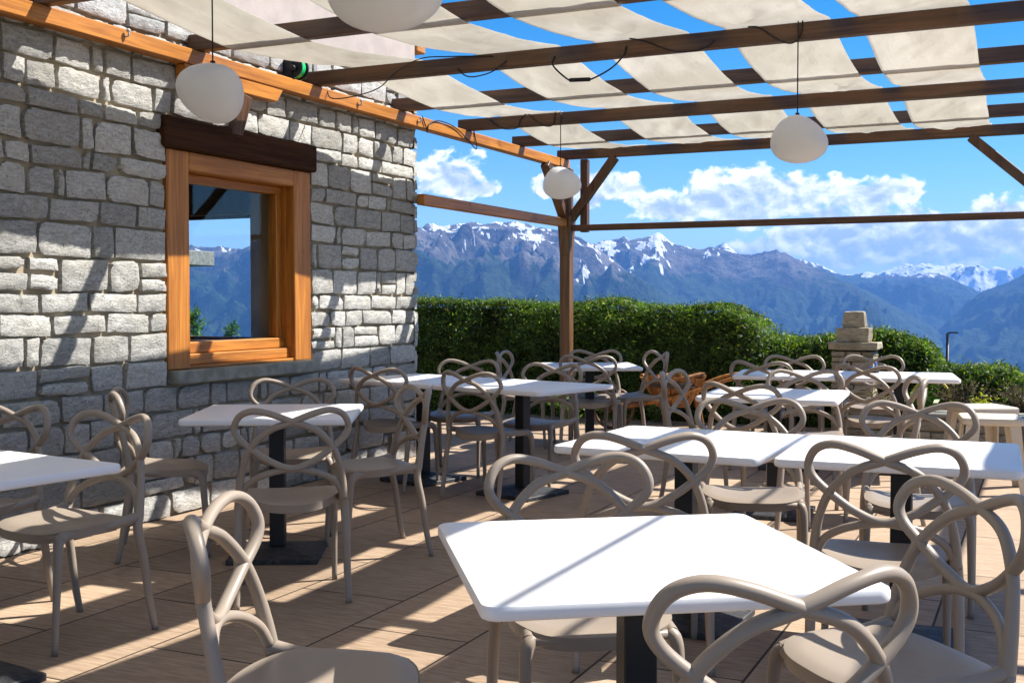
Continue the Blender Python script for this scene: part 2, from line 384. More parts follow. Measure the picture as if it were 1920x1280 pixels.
def mat_mountain(name, snow_col=(.86, .87, .9), rock=((.030, .027, .025), (.20, .175, .150)), forest=((.008, .022, .011), (.036, .062, .020))):
    m, g, o = new_mat(name); v = g.n('ShaderNodeTexCoord').outputs['Object']
    at = g.n('ShaderNodeSeparateColor', {0: g.n('ShaderNodeVertexColor', None, layer_name='cover').outputs[0]})
    sn, fo, me_ = at.outputs[0], at.outputs[1], at.outputs[2]
    n = nz(g, v, .006, 9, .65); f = nz(g, v, .022, 8, .7)
    rc = g.mix(g.smooth(n, .35, .65), *rock); fc = g.mix(g.smooth(f, .36, .64), *forest)
    c = g.mix(g.smooth(g.m('ADD', fo, g.m('MULTIPLY', g.m('SUBTRACT', n, .5), 3.2)), .35, .65), rc, fc)
    c = g.mix(g.smooth(g.m('ADD', me_, g.m('MULTIPLY', g.m('SUBTRACT', n, .5), 1.2)), .5, .7), c, (.15, .19, .07))
    c = g.mix(g.smooth(g.m('ADD', sn, g.m('MULTIPLY', g.m('SUBTRACT', f, .5), 1.6)), .42, .58), c, snow_col)
    principled(g, o, c, .9, g.m('ADD', f, n), 1.0, 40.0, .15); return m
MM = mat_mountain('alpine_slopes')
def mountain(name, ridge, D, Wf, base, seed, snow_lo, snow_hi, snow_amt, forest_top, relief, feat, a_lo, a_hi, da=.04, wob=.06, meadow=0.0, prof_k=1.0, jag=1.0):
    az = np.arange(a_lo, a_hi, da); rp = sorted(ridge)
    e = np.interp(az, [p[0] for p in rp], [p[1] for p in rp])
    azk = np.radians(az) * D / feat
    nf, nbk = 210, 12
    t = np.concatenate([1 - np.linspace(0, 1, nf) ** 1.0, -np.linspace(.02, .5, nbk)])          # 1 at valley, 0 at ridge, <0 behind
    T = t[:, None] + 0 * az[None]
    Dr = D * (1 + wob * (fbm(azk * .5, azk * 0 + seed, 4, seed) - .5) * 2)
    r = Dr[None] - T * Wf
    teeth = jag * D * (.0024 * (fbm(azk * 9, azk * 0 + 3.1, 3, seed + 5, True, .6)[None] - .6) + .0016 * (fbm(azk * 38, azk * 0 + 1.7, 4, seed + 6, True, .7)[None] - .6))
    es = np.convolve(np.pad(e, 12, 'edge'), np.ones(25) / 25, 'valid')
    H0 = 1.3 + np.tan(np.radians(e))[None] * Dr[None]; Hs = 1.3 + np.tan(np.radians(es))[None] * Dr[None]
    fade = np.exp(-np.clip(np.abs(T), 0, 1) * 30)
    H = Hs + (H0 - Hs + teeth) * fade; Hc = H0 + teeth
    X, Y = r * -np.sin(np.radians(az))[None], r * np.cos(np.radians(az))[None]
    front = np.clip(T, 0, 1)
    P = np.where(T >= 0, (1 - front) ** prof_k, 1 + T * 1.1)
    wx = (fbm(X / feat * .7, Y / feat * .7, 4, seed + 70) - .5) * .9
    sp = fbm(X / feat + wx, Y / feat - wx, 5, seed + 9, True, .5) - .62
    sp0 = fbm(X / feat * .42 + wx, Y / feat * .42, 3, seed + 95, True, .5) - .6
    gl = fbm(azk[None] * 4.2 + wx * 1.3 + T * 1.2, T * 2.2 + wx + 5, 5, seed + 21, True, .55) - .62          # gullies running down the slope
    env = np.clip(front * 5, 0, 1) * np.clip((1 - front) * 2.5, .15, 1)
    sp3 = fbm(X / feat * 3.1 + wx * 2, Y / feat * 3.1 - wx, 3, seed + 90, True, .5) - .62
    Z = base + (H - base) * P + relief * (sp0 * 1.1 + sp * 1.15 + sp3 * .50 + (fbm(X / feat * 9, Y / feat * 9, 2, seed + 97, True, .5) - .6) * .12) * env
    # the relief stays below the crest line
    lim = 1.3 + (Hc - 1.3) / Dr[None] * r - .00035 * r
    Z = np.where(T > 0.004, np.minimum(Z, lim), Z)
    V = np.stack([X, Y, Z], -1).reshape(-1, 3); na = len(az); nr = len(t)
    ii, jj = np.meshgrid(np.arange(nr - 1), np.arange(na - 1), indexing='ij'); i0 = (ii * na + jj).ravel()
    F = np.stack([i0, i0 + 1, i0 + na + 1, i0 + na], -1)
    o = np_obj(name, V, F, MM, smooth=True)
    zn = Z + (fbm(X / (feat * .8), Y / (feat * .8), 4, seed + 40) - .5) * (snow_hi - snow_lo) * 1.6
    st = fbm(azk[None] * 13 + wx * 6 + T * 26, T * 30 + wx * 4 - azk[None] * 5, 5, seed + 33, False, .62)
    pt = fbm(X / (feat * .12), Y / (feat * .16), 5, seed + 35, False, .65)
    alt = np.clip((zn - snow_lo) / (snow_hi - snow_lo), 0, 1)
    snow = np.clip((np.maximum(st, pt) - (snow_amt - .16 * alt)) / .035 - sp3 * 2.0, 0, 1) * np.clip(alt * 3, 0, 1)
    forest = np.clip((forest_top - Z + (fbm(X / (feat * .6), Y / (feat * .6), 5, seed + 60) - .5) * 420) / 160 + .5, 0, 1)
    med = meadow * np.clip((base + 800 - Z) / 300, 0, 1) * fbm(X / 240, Y / 240, 5, seed + 80, False, .6) * np.clip((X + 1250) / 500, 0, 1)
    ca = o.data.color_attributes.new('cover', 'FLOAT_COLOR', 'POINT')
    C4 = np.stack([snow, forest, med, np.ones_like(snow)], -1).reshape(-1).astype(np.float32)
    ca.data.foreach_set('color', C4)
    return tag(o, kind='structure')
L1 = [(75, 3.2), (62, 3.9), (52, 2.9), (44.3, 3.12), (41.9, 2.784), (39.45, 2.562), (39.07, 2.643), (38.7, 2.545), (38.07, 2.5), (37.44, 2.764), (36.93, 3.235), (34.37, 3.522), (31.77, 3.676), (29.74, 3.716), (29.4, 3.612), (29.14, 3.798), (28.82, 3.904), (28.56, 3.721), (27.82, 3.777), (27.29, 3.884), (26.89, 3.937), (26.49, 3.833), (25.7, 3.939), (25.17, 3.861), (24.85, 3.992), (24.24, 3.834), (23.84, 3.728), (23.04, 3.569), (22.19, 3.409), (21.72, 3.223), (21.19, 2.931), (20.87, 2.772), (20.13, 2.242), (19.07, 1.448), (17.5, 0.522), (15.93, -0.399), (14, -2), (11, -4.5)]
L2 = [(26, 2.3), (23.84, 2.514), (22.25, 2.618), (21.19, 2.72), (20.79, 2.877), (20.4, 2.981), (20.0, 3.032), (19.61, 3.109), (19.34, 3.213), (19.08, 3.028), (18.42, 3.076), (18.08, 3.258), (17.82, 3.361), (17.61, 3.385), (17.35, 3.226), (17.09, 2.963), (16.73, 2.777), (16.21, 2.669), (15.69, 2.561), (15.17, 2.635), (14.65, 2.553), (14.14, 2.367), (13.63, 2.259), (13.12, 2.229), (12.56, 2.353), (12.16, 2.427), (11.95, 2.477), (11.75, 2.346), (11.4, 2.291), (10.97, 2.056), (10.34, 1.742), (9.72, 1.43), (9.1, 1.145), (8.36, 0.81), (7.39, 0.325), (6.42, -0.232), (5.46, -0.832), (4.51, -1.426), (3.57, -1.863), (2.19, -2.533), (0.84, -3.042), (-0.71, -3.604), (-3, -4.5)]
L3 = [(17, 1.2), (15.94, 1.699), (14.78, 2.684), (14.45, 2.837), (14.24, 2.679), (13.37, 1.945), (11.6, 1.984), (10.85, 2.003), (10.4, 1.922), (10.1, 1.817), (9.6, 1.583), (8.98, 1.323), (8.37, 1.294), (7.64, 1.365), (7.15, 1.184), (6.63, 1.281), (6.19, 1.178), (5.67, 1.199), (4.89, 1.318), (4.5, 1.265), (3.84, 0.962), (3.26, 0.687), (2.73, 0.414), (2.0, 0.118), (0.87, -0.49), (-0.67, -1.324), (-3, -2.2)]
L4 = [(12, .3), (9.84, 0.637), (8.86, 1.195), (8.12, 1.317), (7.4, 1.262), (6.8, 1.484), (6.32, 1.631), (5.96, 1.753), (5.61, 1.649), (5.25, 1.82), (4.83, 1.691), (4.31, 1.611), (3.85, 1.729), (3.27, 1.624), (2.75, 1.667), (2.43, 1.492), (2.02, 1.61), (1.57, 1.434), (1.13, 1.575), (0.57, 1.713), (-0.63, 1.553), (-2.95, 1.99), (-6.95, 1.461)]
L5 = [(6, -2.6), (4.05, -0.874), (3.25, -0.029), (2.73, 0.389), (2.46, 0.536), (2.05, 0.681), (1.67, 0.825), (1.34, 0.994), (0.9, 1.281), (0.02, 1.681), (-1.26, 2.257), (-2.94, 2.691), (-5.96, 3.066), (-10.6, 2.693), (-30, 3.2), (-60, 3.2)]
mountain('mountain_range', L1, 7000, 3900, -900, 3, 170, 430, .765, 170, 480, 900, 12, 74, wob=.05)
mountain('mountain_range', L2, 8600, 4600, -900, 11, 210, 410, .70, 230, 480, 1000, -3, 25.8, wob=.05, meadow=1.25)
mountain('mountain_range', L3, 11800, 4600, -900, 23, 230, 420, .66, 250, 450, 1200, -3, 17, wob=.03)
mountain('mountain_range', L4, 17500, 6000, -900, 31, 0, 380, .56, -500, 600, 1700, -7, 12, wob=.03)
mountain('mountain_range', L5, 9500, 4700, -900, 43, 420, 700, .75, 330, 430, 1200, -58, 5.9, da=.07, wob=.04, meadow=.6)
# the air: one closed box round everything
bmh = nb(); box(bmh, (-21000, -7000, -960), (21000, 24000, 780), 0)
mh, g, o_ = new_mat('mountain_air')
pvn = g.n('ShaderNodeVolumePrincipled', {'Color': (.17, .41, .96, 1), 'Density': 6.6e-5, 'Anisotropy': 0.0})
g.t.links.new(pvn.outputs[0], o_.inputs[1])
tag(obj('haze', bmh, mh), kind='stuff')

# ------------------------------------------------------------------ terrace floor
bm = nb(); box(bm, (-4.78, -5, -.12), (7.0, 12.05, 0.0), 0); box(bm, (-9.6, 8.41, -.12), (-4.781, 12.05, 0.0), 0)
tag(obj('terrace_floor', bm, M['floor']), kind='structure')

# ------------------------------------------------------------------ stone house
WX = -4.80
house = tag(empty('stone_house', (-7.2, 5.0, 0)), 'grey stone house wall with an orange framed window and pinkish upper gable', 'house')
def stones(bm, spans, z0, z1, mp, holes, rng, hmin=.105, hmax=.19, wmin=.15, wmax=.40, deep=.036):
    """coursed blocks laid over u in spans, v from z0 to z1; mp(u, v, n) gives the world point"""
    def stone(u0, u1, v0, v1):
        gp = rng.uniform(.008, .015)
        u0 += gp; u1 -= gp; v0 += gp * rng.uniform(.6, 1.1); v1 -= gp * rng.uniform(.6, 1.1)
        if u1 - u0 < .03 or v1 - v0 < .03: return
        nu = max(5, int((u1 - u0) / .022)); nv = max(5, int((v1 - v0) / .020))
        d = deep * rng.uniform(.8, 1.15); tl = rng.uniform(-.13, .13); tv = rng.uniform(-.13, .13); sk = rng.uniform(-.007, .007); sk2 = rng.uniform(-.007, .007)
        cr = [rng.choice((0, 0, .004, .012)) * rng.uniform(.5, 1.3) for _ in range(4)]; sd = Vector((rng.uniform(0, 99), rng.uniform(0, 99), rng.uniform(0, 99)))
        grid = []
        for j in range(nv + 3):
            row = []
            for i in range(nu + 3):
                a = min(max((i - 1) / nu, 0), 1); b = min(max((j - 1) / nv, 0), 1)
                rim = i in (0, nu + 2) or j in (0, nv + 2)
                u = u0 + (u1 - u0) * a + sk * (b - .5) * 2; v = v0 + (v1 - v0) * b + sk2 * (a - .5) * 2
                ea, eb = min(a, 1 - a) * (u1 - u0), min(b, 1 - b) * (v1 - v0)
                ed = min(ea, eb); q = cr[(1 if a > .5 else 0) + (2 if b > .5 else 0)]
                if ea < .03 and eb < .03:                                   # knock the corners off
                    u += q * (1 if a < .5 else -1) * (1 - ea / .03); v += q * (1 if b < .5 else -1) * (1 - eb / .03)
                nn = mnoise.noise(Vector((u * 14, v * 18, 0)) + sd) * .009 + abs(mnoise.noise(Vector((u * 34 + v * 12, v * 48, 3)) + sd)) * .011
                wv = mnoise.noise(Vector((u * 22, v * 22, 7)) + sd) * .005
                h = d * (1 + tl * (a - .5) + tv * (b - .5)) * (.80 + .20 * min(1, ed / .012)) + nn * (.5 + .5 * min(1, ed / .01))
                if rim: h = -.02
                else: u += wv * (1 if ea < .02 else .3); v += wv * (1 if eb < .02 else .3)
                row.append(bm.verts.new(mp(u, v, h)))
            grid.append(row)
        for j in range(nv + 2):
            for i in range(nu + 2): bm.faces.new((grid[j][i], grid[j][i + 1], grid[j + 1][i + 1], grid[j + 1][i]))
    v = z0
    while v < z1 - .03:
        h = min(rng.uniform(hmin, hmax), z1 - v)
        for hb in [q for H4 in holes for q in H4[2:]]:
            if v < hb - .01 and v + h > hb - .09: h = hb - v if v + h < hb + .09 else h
            if v < hb - .01 < v + h - .02: h = hb - v
        segs = []
        for s0, s1 in spans:
            cuts = [(s0, s1)]
            for hu0, hu1, hv0, hv1 in holes:
                if v + h > hv0 + .02 and v < hv1 - .02:
                    cuts = [c for a, b in cuts for c in ((a, min(b, hu0)), (max(a, hu1), b)) if c[1] - c[0] > .04]
            segs += cuts
        for s0, s1 in segs:
            u = s0
            while u < s1 - .01:
                w = rng.uniform(wmin, wmax) * (1.0 if h > .13 else 1.1)
                if rng.random() < .10: w = rng.uniform(.06, .10)
                if s1 - (u + w) < .12: w = s1 - u
                if h > .16 and rng.random() < .16:
                    k = rng.uniform(.4, .6); stone(u, u + w, v, v + h * k); stone(u, u + w, v + h * k, v + h)
                else: stone(u, u + w, v, v + h)
                u += w
        v += h
rng = random.Random(5)
HOLE = (5.375, 6.862, .79, 2.41)          # where the window, lintel and sill sit
bm = nb()
WALLT = 3.14
for lo, hi in (((WX - .38, -3, -.1), (WX, 5.56, WALLT)), ((WX - .38, 6.70, -.1), (WX, 8.35, WALLT)), ((WX - .38, 5.56, -.1), (WX, 6.70, .90)), ((WX - .38, 5.56, 2.12), (WX, 6.70, WALLT))):
    box(bm, lo, hi, 0)
GH = (-7.17, -6.11, .96, 2.05)            # small window in the gable wall
for lo, hi in (((-9.6, 8.02, -.1), (GH[0], 8.35, WALLT)), ((GH[1], 8.02, -.1), (WX - .385, 8.35, WALLT)), ((GH[0], 8.02, -.1), (GH[1], 8.35, GH[2])), ((GH[0], 8.02, GH[3]), (GH[1], 8.35, WALLT))):
    box(bm, lo, hi, 0)
wall = obj('mortar_wall', bm, M['mortar'], house)
bm = nb()
stones(bm, [(1.2, 8.375)], 0.0, WALLT, lambda u, v, n: Vector((WX + n, u, v)), [HOLE], rng)
bmesh.ops.reverse_faces(bm, faces=list(bm.faces)) if False else None
stones(bm, [(4.75, 9.6)], 0.0, WALLT, lambda u, v, n: Vector((-u, 8.35 + n, v)), [(-GH[1] - .05, -GH[0] + .05, GH[2] - .05, GH[3] + .05)], rng)
bmesh.ops.recalc_face_normals(bm, faces=list(bm.faces))
obj('stone_facing', bm, M['stone'], house, smooth=True, angle=R(50))
bm = nb(); box(bm, (WX - .36, -3, WALLT), (WX + .03, 8.36, 4.7), 0); box(bm, (-9.6, 8.04, WALLT), (WX - .37, 8.36, 4.7), 0); obj('plaster_gable', bm, M['plaster'], house)
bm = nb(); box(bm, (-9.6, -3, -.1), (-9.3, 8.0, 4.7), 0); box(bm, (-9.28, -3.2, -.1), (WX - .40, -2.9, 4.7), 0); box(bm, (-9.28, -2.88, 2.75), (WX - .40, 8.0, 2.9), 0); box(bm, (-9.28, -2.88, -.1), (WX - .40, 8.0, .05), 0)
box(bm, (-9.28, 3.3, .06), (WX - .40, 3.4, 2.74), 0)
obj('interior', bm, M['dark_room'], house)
bm = nb(); box(bm, (WX - .08, 8.375, 3.37), (WX + .045, 8.52, 3.53), .008); obj('purlin', bm, M['orange_y'], house)
bm = nb(); beam(bm, (WX + .45, -3, 4.62), (WX + .45, 8.9, 4.62), .12, .1); t = nb(); box(t, (-7.6, -3.4, 4.72), (WX + .55, 9.0, 4.86), .01); append(bm, t); box(bm, (-10, -3.4, 4.72), (-7.61, 9.0, 4.86), .01)
obj('roof', bm, M['roof'], house)
# window
win = obj('window', (lambda b: (box(b, (WX - .10, 5.577, .886), (WX + .02, 6.658, .903), .003), b)[-1])(nb()), M['orange_y'], house)
for lo, hi in ((5.378, 5.575), (6.660, 6.855)):
    bm = nb(); box(bm, (WX - .10, lo, .885), (WX + .032, hi, 2.215), .006); obj('jamb', bm, M['orange_z'], win)
bm = nb(); box(bm, (WX - .099, 5.577, 2.10), (WX + .030, 6.658, 2.215), .006); obj('frame_head', bm, M['orange_y'], win)
for lo, hi in (((WX - .155, 5.577, 2.045), (WX - .075, 6.658, 2.098)), ((WX - .155, 5.577, .975), (WX - .055, 6.658, 1.045)), ((WX - .145, 5.577, .905), (WX - .015, 6.658, .973))):
    bm = nb(); box(bm, lo, hi, .006); obj('sash_rail', bm, M['orange_y'], win)
for lo, hi in (((WX - .154, 5.578, 1.046), (WX - .078, 5.60, 2.044)), ((WX - .154, 6.600, 1.046), (WX - .078, 6.657, 2.044))):
    bm = nb(); box(bm, lo, hi, .004); obj('sash_stile', bm, M['orange_z'], win)
mg, g, o_ = new_mat('window_glass')
bf = g.n('ShaderNodeNewGeometry').outputs['Backfacing']
fr = g.n('ShaderNodeFresnel', {0: g.m('SUBTRACT', 1.5, g.m('MULTIPLY', bf, 1.5 - 1 / 1.5))}).outputs[0]
mx = g.n('ShaderNodeMixShader', {0: g.m('MULTIPLY', fr, .5), 1: g.n('ShaderNodeBsdfTransparent', {0: (.94, .97, .97, 1)}).outputs[0], 2: g.n('ShaderNodeBsdfGlossy', {0: (.9, .95, 1, 1), 1: .01}).outputs[0]})
g.t.links.new(mx.outputs[0], o_.inputs[0])
bm = nb(); box(bm, (WX - .122, 5.598, 1.043), (WX - .114, 6.603, 2.047), 0); obj('pane', bm, mg, win)
bm = nb(); box(bm, (WX - .12, 5.325, 2.218), (WX + .075, 6.885, 2.405), .012)
lint = obj('lintel', bm, M['lintel'], house)
bm = nb(); box(bm, (WX - .13, 5.39, .80), (WX + .10, 6.865, .883), .008); obj('sill', bm, M['sill'], house)
# gable window frame, seen through the room
bm = nb(); 
for lo, hi in (((GH[0] - .02, 8.06, GH[2] - .04), (GH[0] + .05, 8.12, GH[3] + .04)), ((GH[1] - .05, 8.06, GH[2] - .04), (GH[1] + .02, 8.12, GH[3] + .04)), ((GH[0] + .051, 8.06, GH[3] - .03), (GH[1] - .051, 8.12, GH[3] + .04)), ((GH[0] + .051, 8.06, GH[2] - .04), (GH[1] - .051, 8.12, GH[2] + .03))):
    box(bm, lo, hi, .003)
obj('gable_window_frame', bm, M['lintel'], house)

# ------------------------------------------------------------------ pergola
perg = tag(empty('pergola', (-4.62, 11.5, 0)), 'brown timber pergola with cross beams, braces and rails attached to the stone wall', 'pergola')
ZB, ZT = 2.82, 2.92
OVER = [11.5, 9.2, 6.85, 4.40, 1.95, -.25]; UNDER = [10.35, 8.03, 5.60, 3.05, .90, -1.4]
for Y in OVER + UNDER:
    bm = nb(); beam(bm, (-4.79, Y, (ZB + ZT) / 2), (1.5 if Y in (11.5, -1.4) else .16, Y, (ZB + ZT) / 2), .072, ZT - ZB); obj('cross_beam', bm, M['brown_x'], perg)
bm = nb(); box(bm, (-4.765, -2, 2.725), (-4.675, 11.56, 2.817), .006); obj('wall_plate', bm, M['orange_y'], perg)
bm = nb()
box(bm, (-4.76, 5.45, 2.632), (-4.68, 6.42, 2.722), .006)
for v in bm.verts:
    if v.co.y > 6.3 and v.co.z < 2.67: v.co.y -= .06
obj('corbel', bm, M['orange_y'], perg)
bm = nb(); beam(bm, (-4.715, 6.04, 2.63), (-4.765, 5.99, 2.36), .075, .11, (0, 1, 0)); obj('bracket', bm, M['brown_z'], perg)
for x0 in (.05,):
    bm = nb(); box(bm, (x0 - .06, -2, 2.72), (x0 + .06, 11.56, 2.818), .006); obj('long_beam', bm, M['brown_y'], perg)
bm = nb(); box(bm, (1.44, -2, 2.72), (1.54, 11.56, 2.818), .006); obj('long_beam', bm, M['brown_y'], perg)
PX = -4.69
bm = nb(); box(bm, (PX - .058, 11.445, 0), (PX + .058, 11.56, 2.722), .006); obj('post', bm, M['post'], perg)
bm = nb(); box(bm, (PX - .080, 11.415, 1.79), (PX + .078, 11.59, 2.22), .012)
for v in bm.verts:
    if v.co.z < 1.81: v.co.x = PX + (v.co.x - PX) * .72; v.co.y = 11.5 + (v.co.y - 11.5) * .72
    elif False: pass
obj('post_sleeve', bm, M['post'], perg)
bm = nb(); beam(bm, (PX, 11.42, 2.20), (PX, 10.92, 2.72), .09, .085); obj('brace', bm, M['brown_y'], perg)
bm = nb(); beam(bm, (PX + .05, 11.5, 2.18), (PX + .55, 11.5, 2.82), .085, .09, (0, 1, 0)); obj('brace', bm, M['brown_z'], perg)
bm = nb(); box(bm, (PX + .155, 11.50, 2.04), (PX + .235, 11.58, 2.815), .005); obj('short_post', bm, M['brown_z'], perg)
bm = nb(); box(bm, (PX + .08, 11.47, 2.052), (1.43, 11.53, 2.118), .005)
rail = obj('rail', bm, M['brown_x'], perg)
bm = nb(); box(bm, (PX - .035, 8.31, 2.095), (PX + .035, 11.425, 2.185), .005); obj('rail', bm, M['orange_y'], perg)
for x0 in (.05, 1.49):
    bm = nb(); box(bm, (x0 - .058, 11.445, 0), (x0 + .058, 11.468, 2.718), .004); t = nb(); box(t, (x0 - .058, 11.532, 0), (x0 + .058, 11.56, 2.718), .004); append(bm, t)
    box(bm, (x0 - .057, 11.4685, 0), (x0 + .057, 11.5315, 2.05), 0); box(bm, (x0 - .057, 11.4685, 2.12), (x0 + .057, 11.5315, 2.717), 0)
    obj('post', bm, M['post'], perg)
    for s in ((-1, 1) if x0 < 1 else (-1,)):
        bm = nb(); beam(bm, (x0 + s * .06, 11.5, 2.24), (x0 + s * .70, 11.5, 2.82), .085, .10, (0, 1, 0)); obj('brace', bm, M['brown_z'], perg)
for x0, y0 in ((1.49, -1.6), (.05, -1.6)):
    bm = nb(); box(bm, (x0 - .058, y0 - .058, 0), (x0 + .058, y0 + .058, 2.718), .006); obj('post', bm, M['post'], perg)
for Y, Z in ((4.95, 2.775), (7.35, 2.765), (8.25, 2.765)):                 # little hooks on the wall plate
    bm = nb(); tube(bm, catmull([(-4.675, Y, Z), (-4.655, Y, Z - .002), (-4.648, Y, Z + .016), (-4.655, Y, Z + .028)], 4), .005, 8)
    t = nb(); bmesh.ops.create_uvsphere(t, u_segments=10, v_segments=8, radius=.012); t.transform(Matrix.Translation((-4.652, Y, Z + .03))); append(bm, t)
    obj('hook', bm, M['steel'], perg, smooth=True)

# second bay of the terrace roof, right of the gap
side = tag(empty('pergola', (4.2, 7.2, 0)), 'second timber pergola bay farther right, past the open gap over the tables', 'pergola')
for Y in (7.2, 6.0, 4.85, 3.6, 2.4, 1.2, 0, -1.3):
    bm = nb(); beam(bm, (1.36, Y, 2.87), (4.3, Y, 2.87), .072, .10); obj('cross_beam', bm, M['brown_x'], side)
bm = nb(); box(bm, (4.15, -2, 2.72), (4.25, 7.3, 2.818), .006); obj('long_beam', bm, M['brown_y'], side)
for y0 in (7.2, 3.0, -1.3):
    bm = nb(); box(bm, (4.142, y0 - .058, 0), (4.258, y0 + .058, 2.718), .006); obj('post', bm, M['brown_z'], side)
# canvas strips woven over and under the beams
def strip(label, xl, xr, y0, y1, seed, n_x=26, flat=None):
    ys = sorted([(Y, ZT + .008) for Y in OVER] + [(Y, ZB - .008) for Y in UNDER])
    ys = [p for p in ys if y0 - 1.3 < p[0] < y1 + 1.3]
    rows = []
    Y = y0
    sy = np.arange(y0, y1 + .001, .035)
    for Y in sy:
        k = 0
        while k < len(ys) - 2 and ys[k + 1][0] < Y: k += 1
        (ya, za), (yb, zb) = ys[k], ys[k + 1]; t = min(max((Y - ya) / (yb - ya), -.05), 1.05)
        te = min(max((abs(Y - ya) - .045) / (yb - ya - .09), 0), 1)
        if flat: za = zb = flat
        z = za + (zb - za) * te - .022 * math.sin(math.pi * te)
        L = xl(Y) if callable(xl) else xl; Rr = xr(Y) if callable(xr) else xr
        L += mnoise.noise(Vector((Y * 1.3, seed, 0))) * .012; Rr += mnoise.noise(Vector((Y * 1.3, seed, 9))) * .012
        row = []
        for i in range(n_x + 1):
            s = i / n_x; x = L + (Rr - L) * s
            loose = math.sin(math.pi * te) ** .7
            w = mnoise.noise(Vector((x * 4.2 + seed * 3, Y * 1.1, seed))) * .030 + mnoise.noise(Vector((x * 13, Y * 3.0, seed + 4))) * .009
            w += (abs(mnoise.noise(Vector((x * 5 + Y * 2.5, Y * 1.5, seed + 8)))) - .2) * -.030
            w += mnoise.noise(Vector((x * 20 + Y * 12, Y * 14 - x * 9, seed))) * .003
            row.append((x, Y, z + w * loose * (1 - .75 * abs(2 * s - 1) ** 3) + abs(s - .5) * .012 * loose))
        rows.append(row)
    V = np.array(rows).reshape(-1, 3); nr, nc = len(rows), n_x + 1
    ii, jj = np.meshgrid(np.arange(nr - 1), np.arange(nc - 1), indexing='ij'); i0 = (ii * nc + jj).ravel()
    F = np.stack([i0, i0 + 1, i0 + nc + 1, i0 + nc], -1)
    o = np_obj('canvas_strip', V, F, M['canvas'], smooth=True)
    md = o.modifiers.new('cloth', 'SOLIDIFY'); md.thickness = .0016
    return tag(o, label, 'canvas shade', 'canvas strips woven through the pergola')
def ramp_x(a, b):            # a strip edge lying a little further left towards the near end
    return lambda Y: b + (a - b) * min(max((8.0 - Y) / 2.4, 0), 1)
strip('cream canvas strip nearest the stone wall, running along the wall plate', ramp_x(-4.45, -4.38), ramp_x(-3.90, -3.79), -1.6, 11.53, 1)
strip('cream canvas strip second from the stone wall', ramp_x(-3.47, -3.40), ramp_x(-2.87, -2.80), -1.6, 11.53, 2)
strip('cream canvas strip in the middle, third from the stone wall', -2.60, -1.99, -1.6, 11.53, 3)
strip('cream canvas strip with loose ripples, second from the open right end', -1.77, -1.15, -1.6, 11.53, 4)
strip('flat cream canvas strip at the right, beside the open sky', lambda Y: -1.0 - max(0, Y - 8) * .02, lambda Y: -.40 - max(0, Y - 8) * .02, -1.6, 11.53, 5)
strip('cream canvas strip over the right-hand tables, first past the gap', 1.34, 1.94, -1.6, 7.25, 6, flat=2.93)
strip('cream canvas strip farthest right, over the second pergola bay', 2.06, 2.70, -1.6, 7.25, 7, flat=2.93)

# ------------------------------------------------------------------ pendant lamps
def pendant(label, x, y, z, ybeam, rz, tilt, s=1.0):
    t_ = tag(empty('pendant_lamp', (x, y, z), rz), label, 'lamp', 'pebble lamps hanging from the beams')
    bm = nb(); bmesh.ops.create_uvsphere(bm, u_segments=48, v_segments=32, radius=1.0)
    for v in bm.verts:
        c = v.co; k = 1 + .10 * c.x - .07 * c.z + .05 * c.x * c.z
        v.co = Vector((c.x * .164 * k * s, c.y * .145 * (1 + .05 * c.x) * s, (c.z * .138 * (1 - .10 * c.x)) * s))
    bm.transform(Matrix.Rotation(tilt, 4, 'Y'))
    top = max(v.co.z for v in bm.verts)
    obj('lamp_shade', bm, M['lamp'], t_, smooth=True, world=False)
    bm = nb(); tube(bm, [(0, 0, top - .012), (0, 0, top + .012)], .012, 12); obj('cord_cap', bm, M['rubber'], t_, world=False, smooth=True, angle=R(40))
    bm = nb(); tube(bm, [(0, 0, top + .012), (0, 0, ZT + .004 - z)], .0038, 8); obj('cord', bm, M['rubber'], t_, world=False, smooth=True)
    return t_
pendant('small looking white pebble lamp hanging in front of the far corner post', -3.79, 9.155, 2.312, 9.2, R(24.9), R(8))
pendant('white pebble lamp hanging against the sky and clouds at the right', -1.325, 6.80, 2.240, 6.85, R(24.9), R(14))
pendant('white pebble lamp hanging in front of the wall above the window', -3.61, 4.395, 2.293, 4.4, R(200), R(-20), 1.0)
pendant('large looking white pebble lamp cut off by the top edge', -1.84, 3.02, 2.265, 3.05, R(30), R(10), 1.08)

# ------------------------------------------------------------------ cables
def cable(label, pts, r=.0042, extra=None):
    bm = nb(); tube(bm, catmull(pts, 8), r, 8)
    if extra: extra(bm)
    return tag(obj('cable', bm, M['rubber'], smooth=True), label, 'cable')
yb = 6.85 - .043
cable('black cable looping from the near beam down to the wall plate', [(-3.30, yb, 2.90), (-3.62, yb, 2.925), (-3.84, yb, 2.93), (-4.02, yb - .02, 2.85), (-4.2, yb + .05, 2.77), (-4.42, yb + .06, 2.73), (-4.62, yb + .1, 2.74), (-4.69, yb + .15, 2.822)])
cable('short black cable loop hanging under the near beam between the second and third canvas strips', [(-3.2, yb, 2.86), (-3.30, yb, 2.80), (-3.42, yb - .01, 2.775), (-3.50, yb, 2.79), (-3.56, yb, 2.84)])
def plug(bm): 
    tube(bm, [(-2.76, yb, 2.700), (-2.755, yb, 2.7), (-2.62, yb, 2.694), (-2.615, yb, 2.694)], [.006, .013, .013, .006], 10)
cable('black cable with an inline connector sagging below the near beam', [(-2.86, yb, 2.86), (-2.87, yb, 2.80), (-2.76, yb, 2.70), (-2.69, yb, 2.695), (-2.61, yb, 2.695), (-2.48, yb, 2.75), (-2.40, yb, 2.82), (-2.38, yb, 2.88)], .0055, plug)
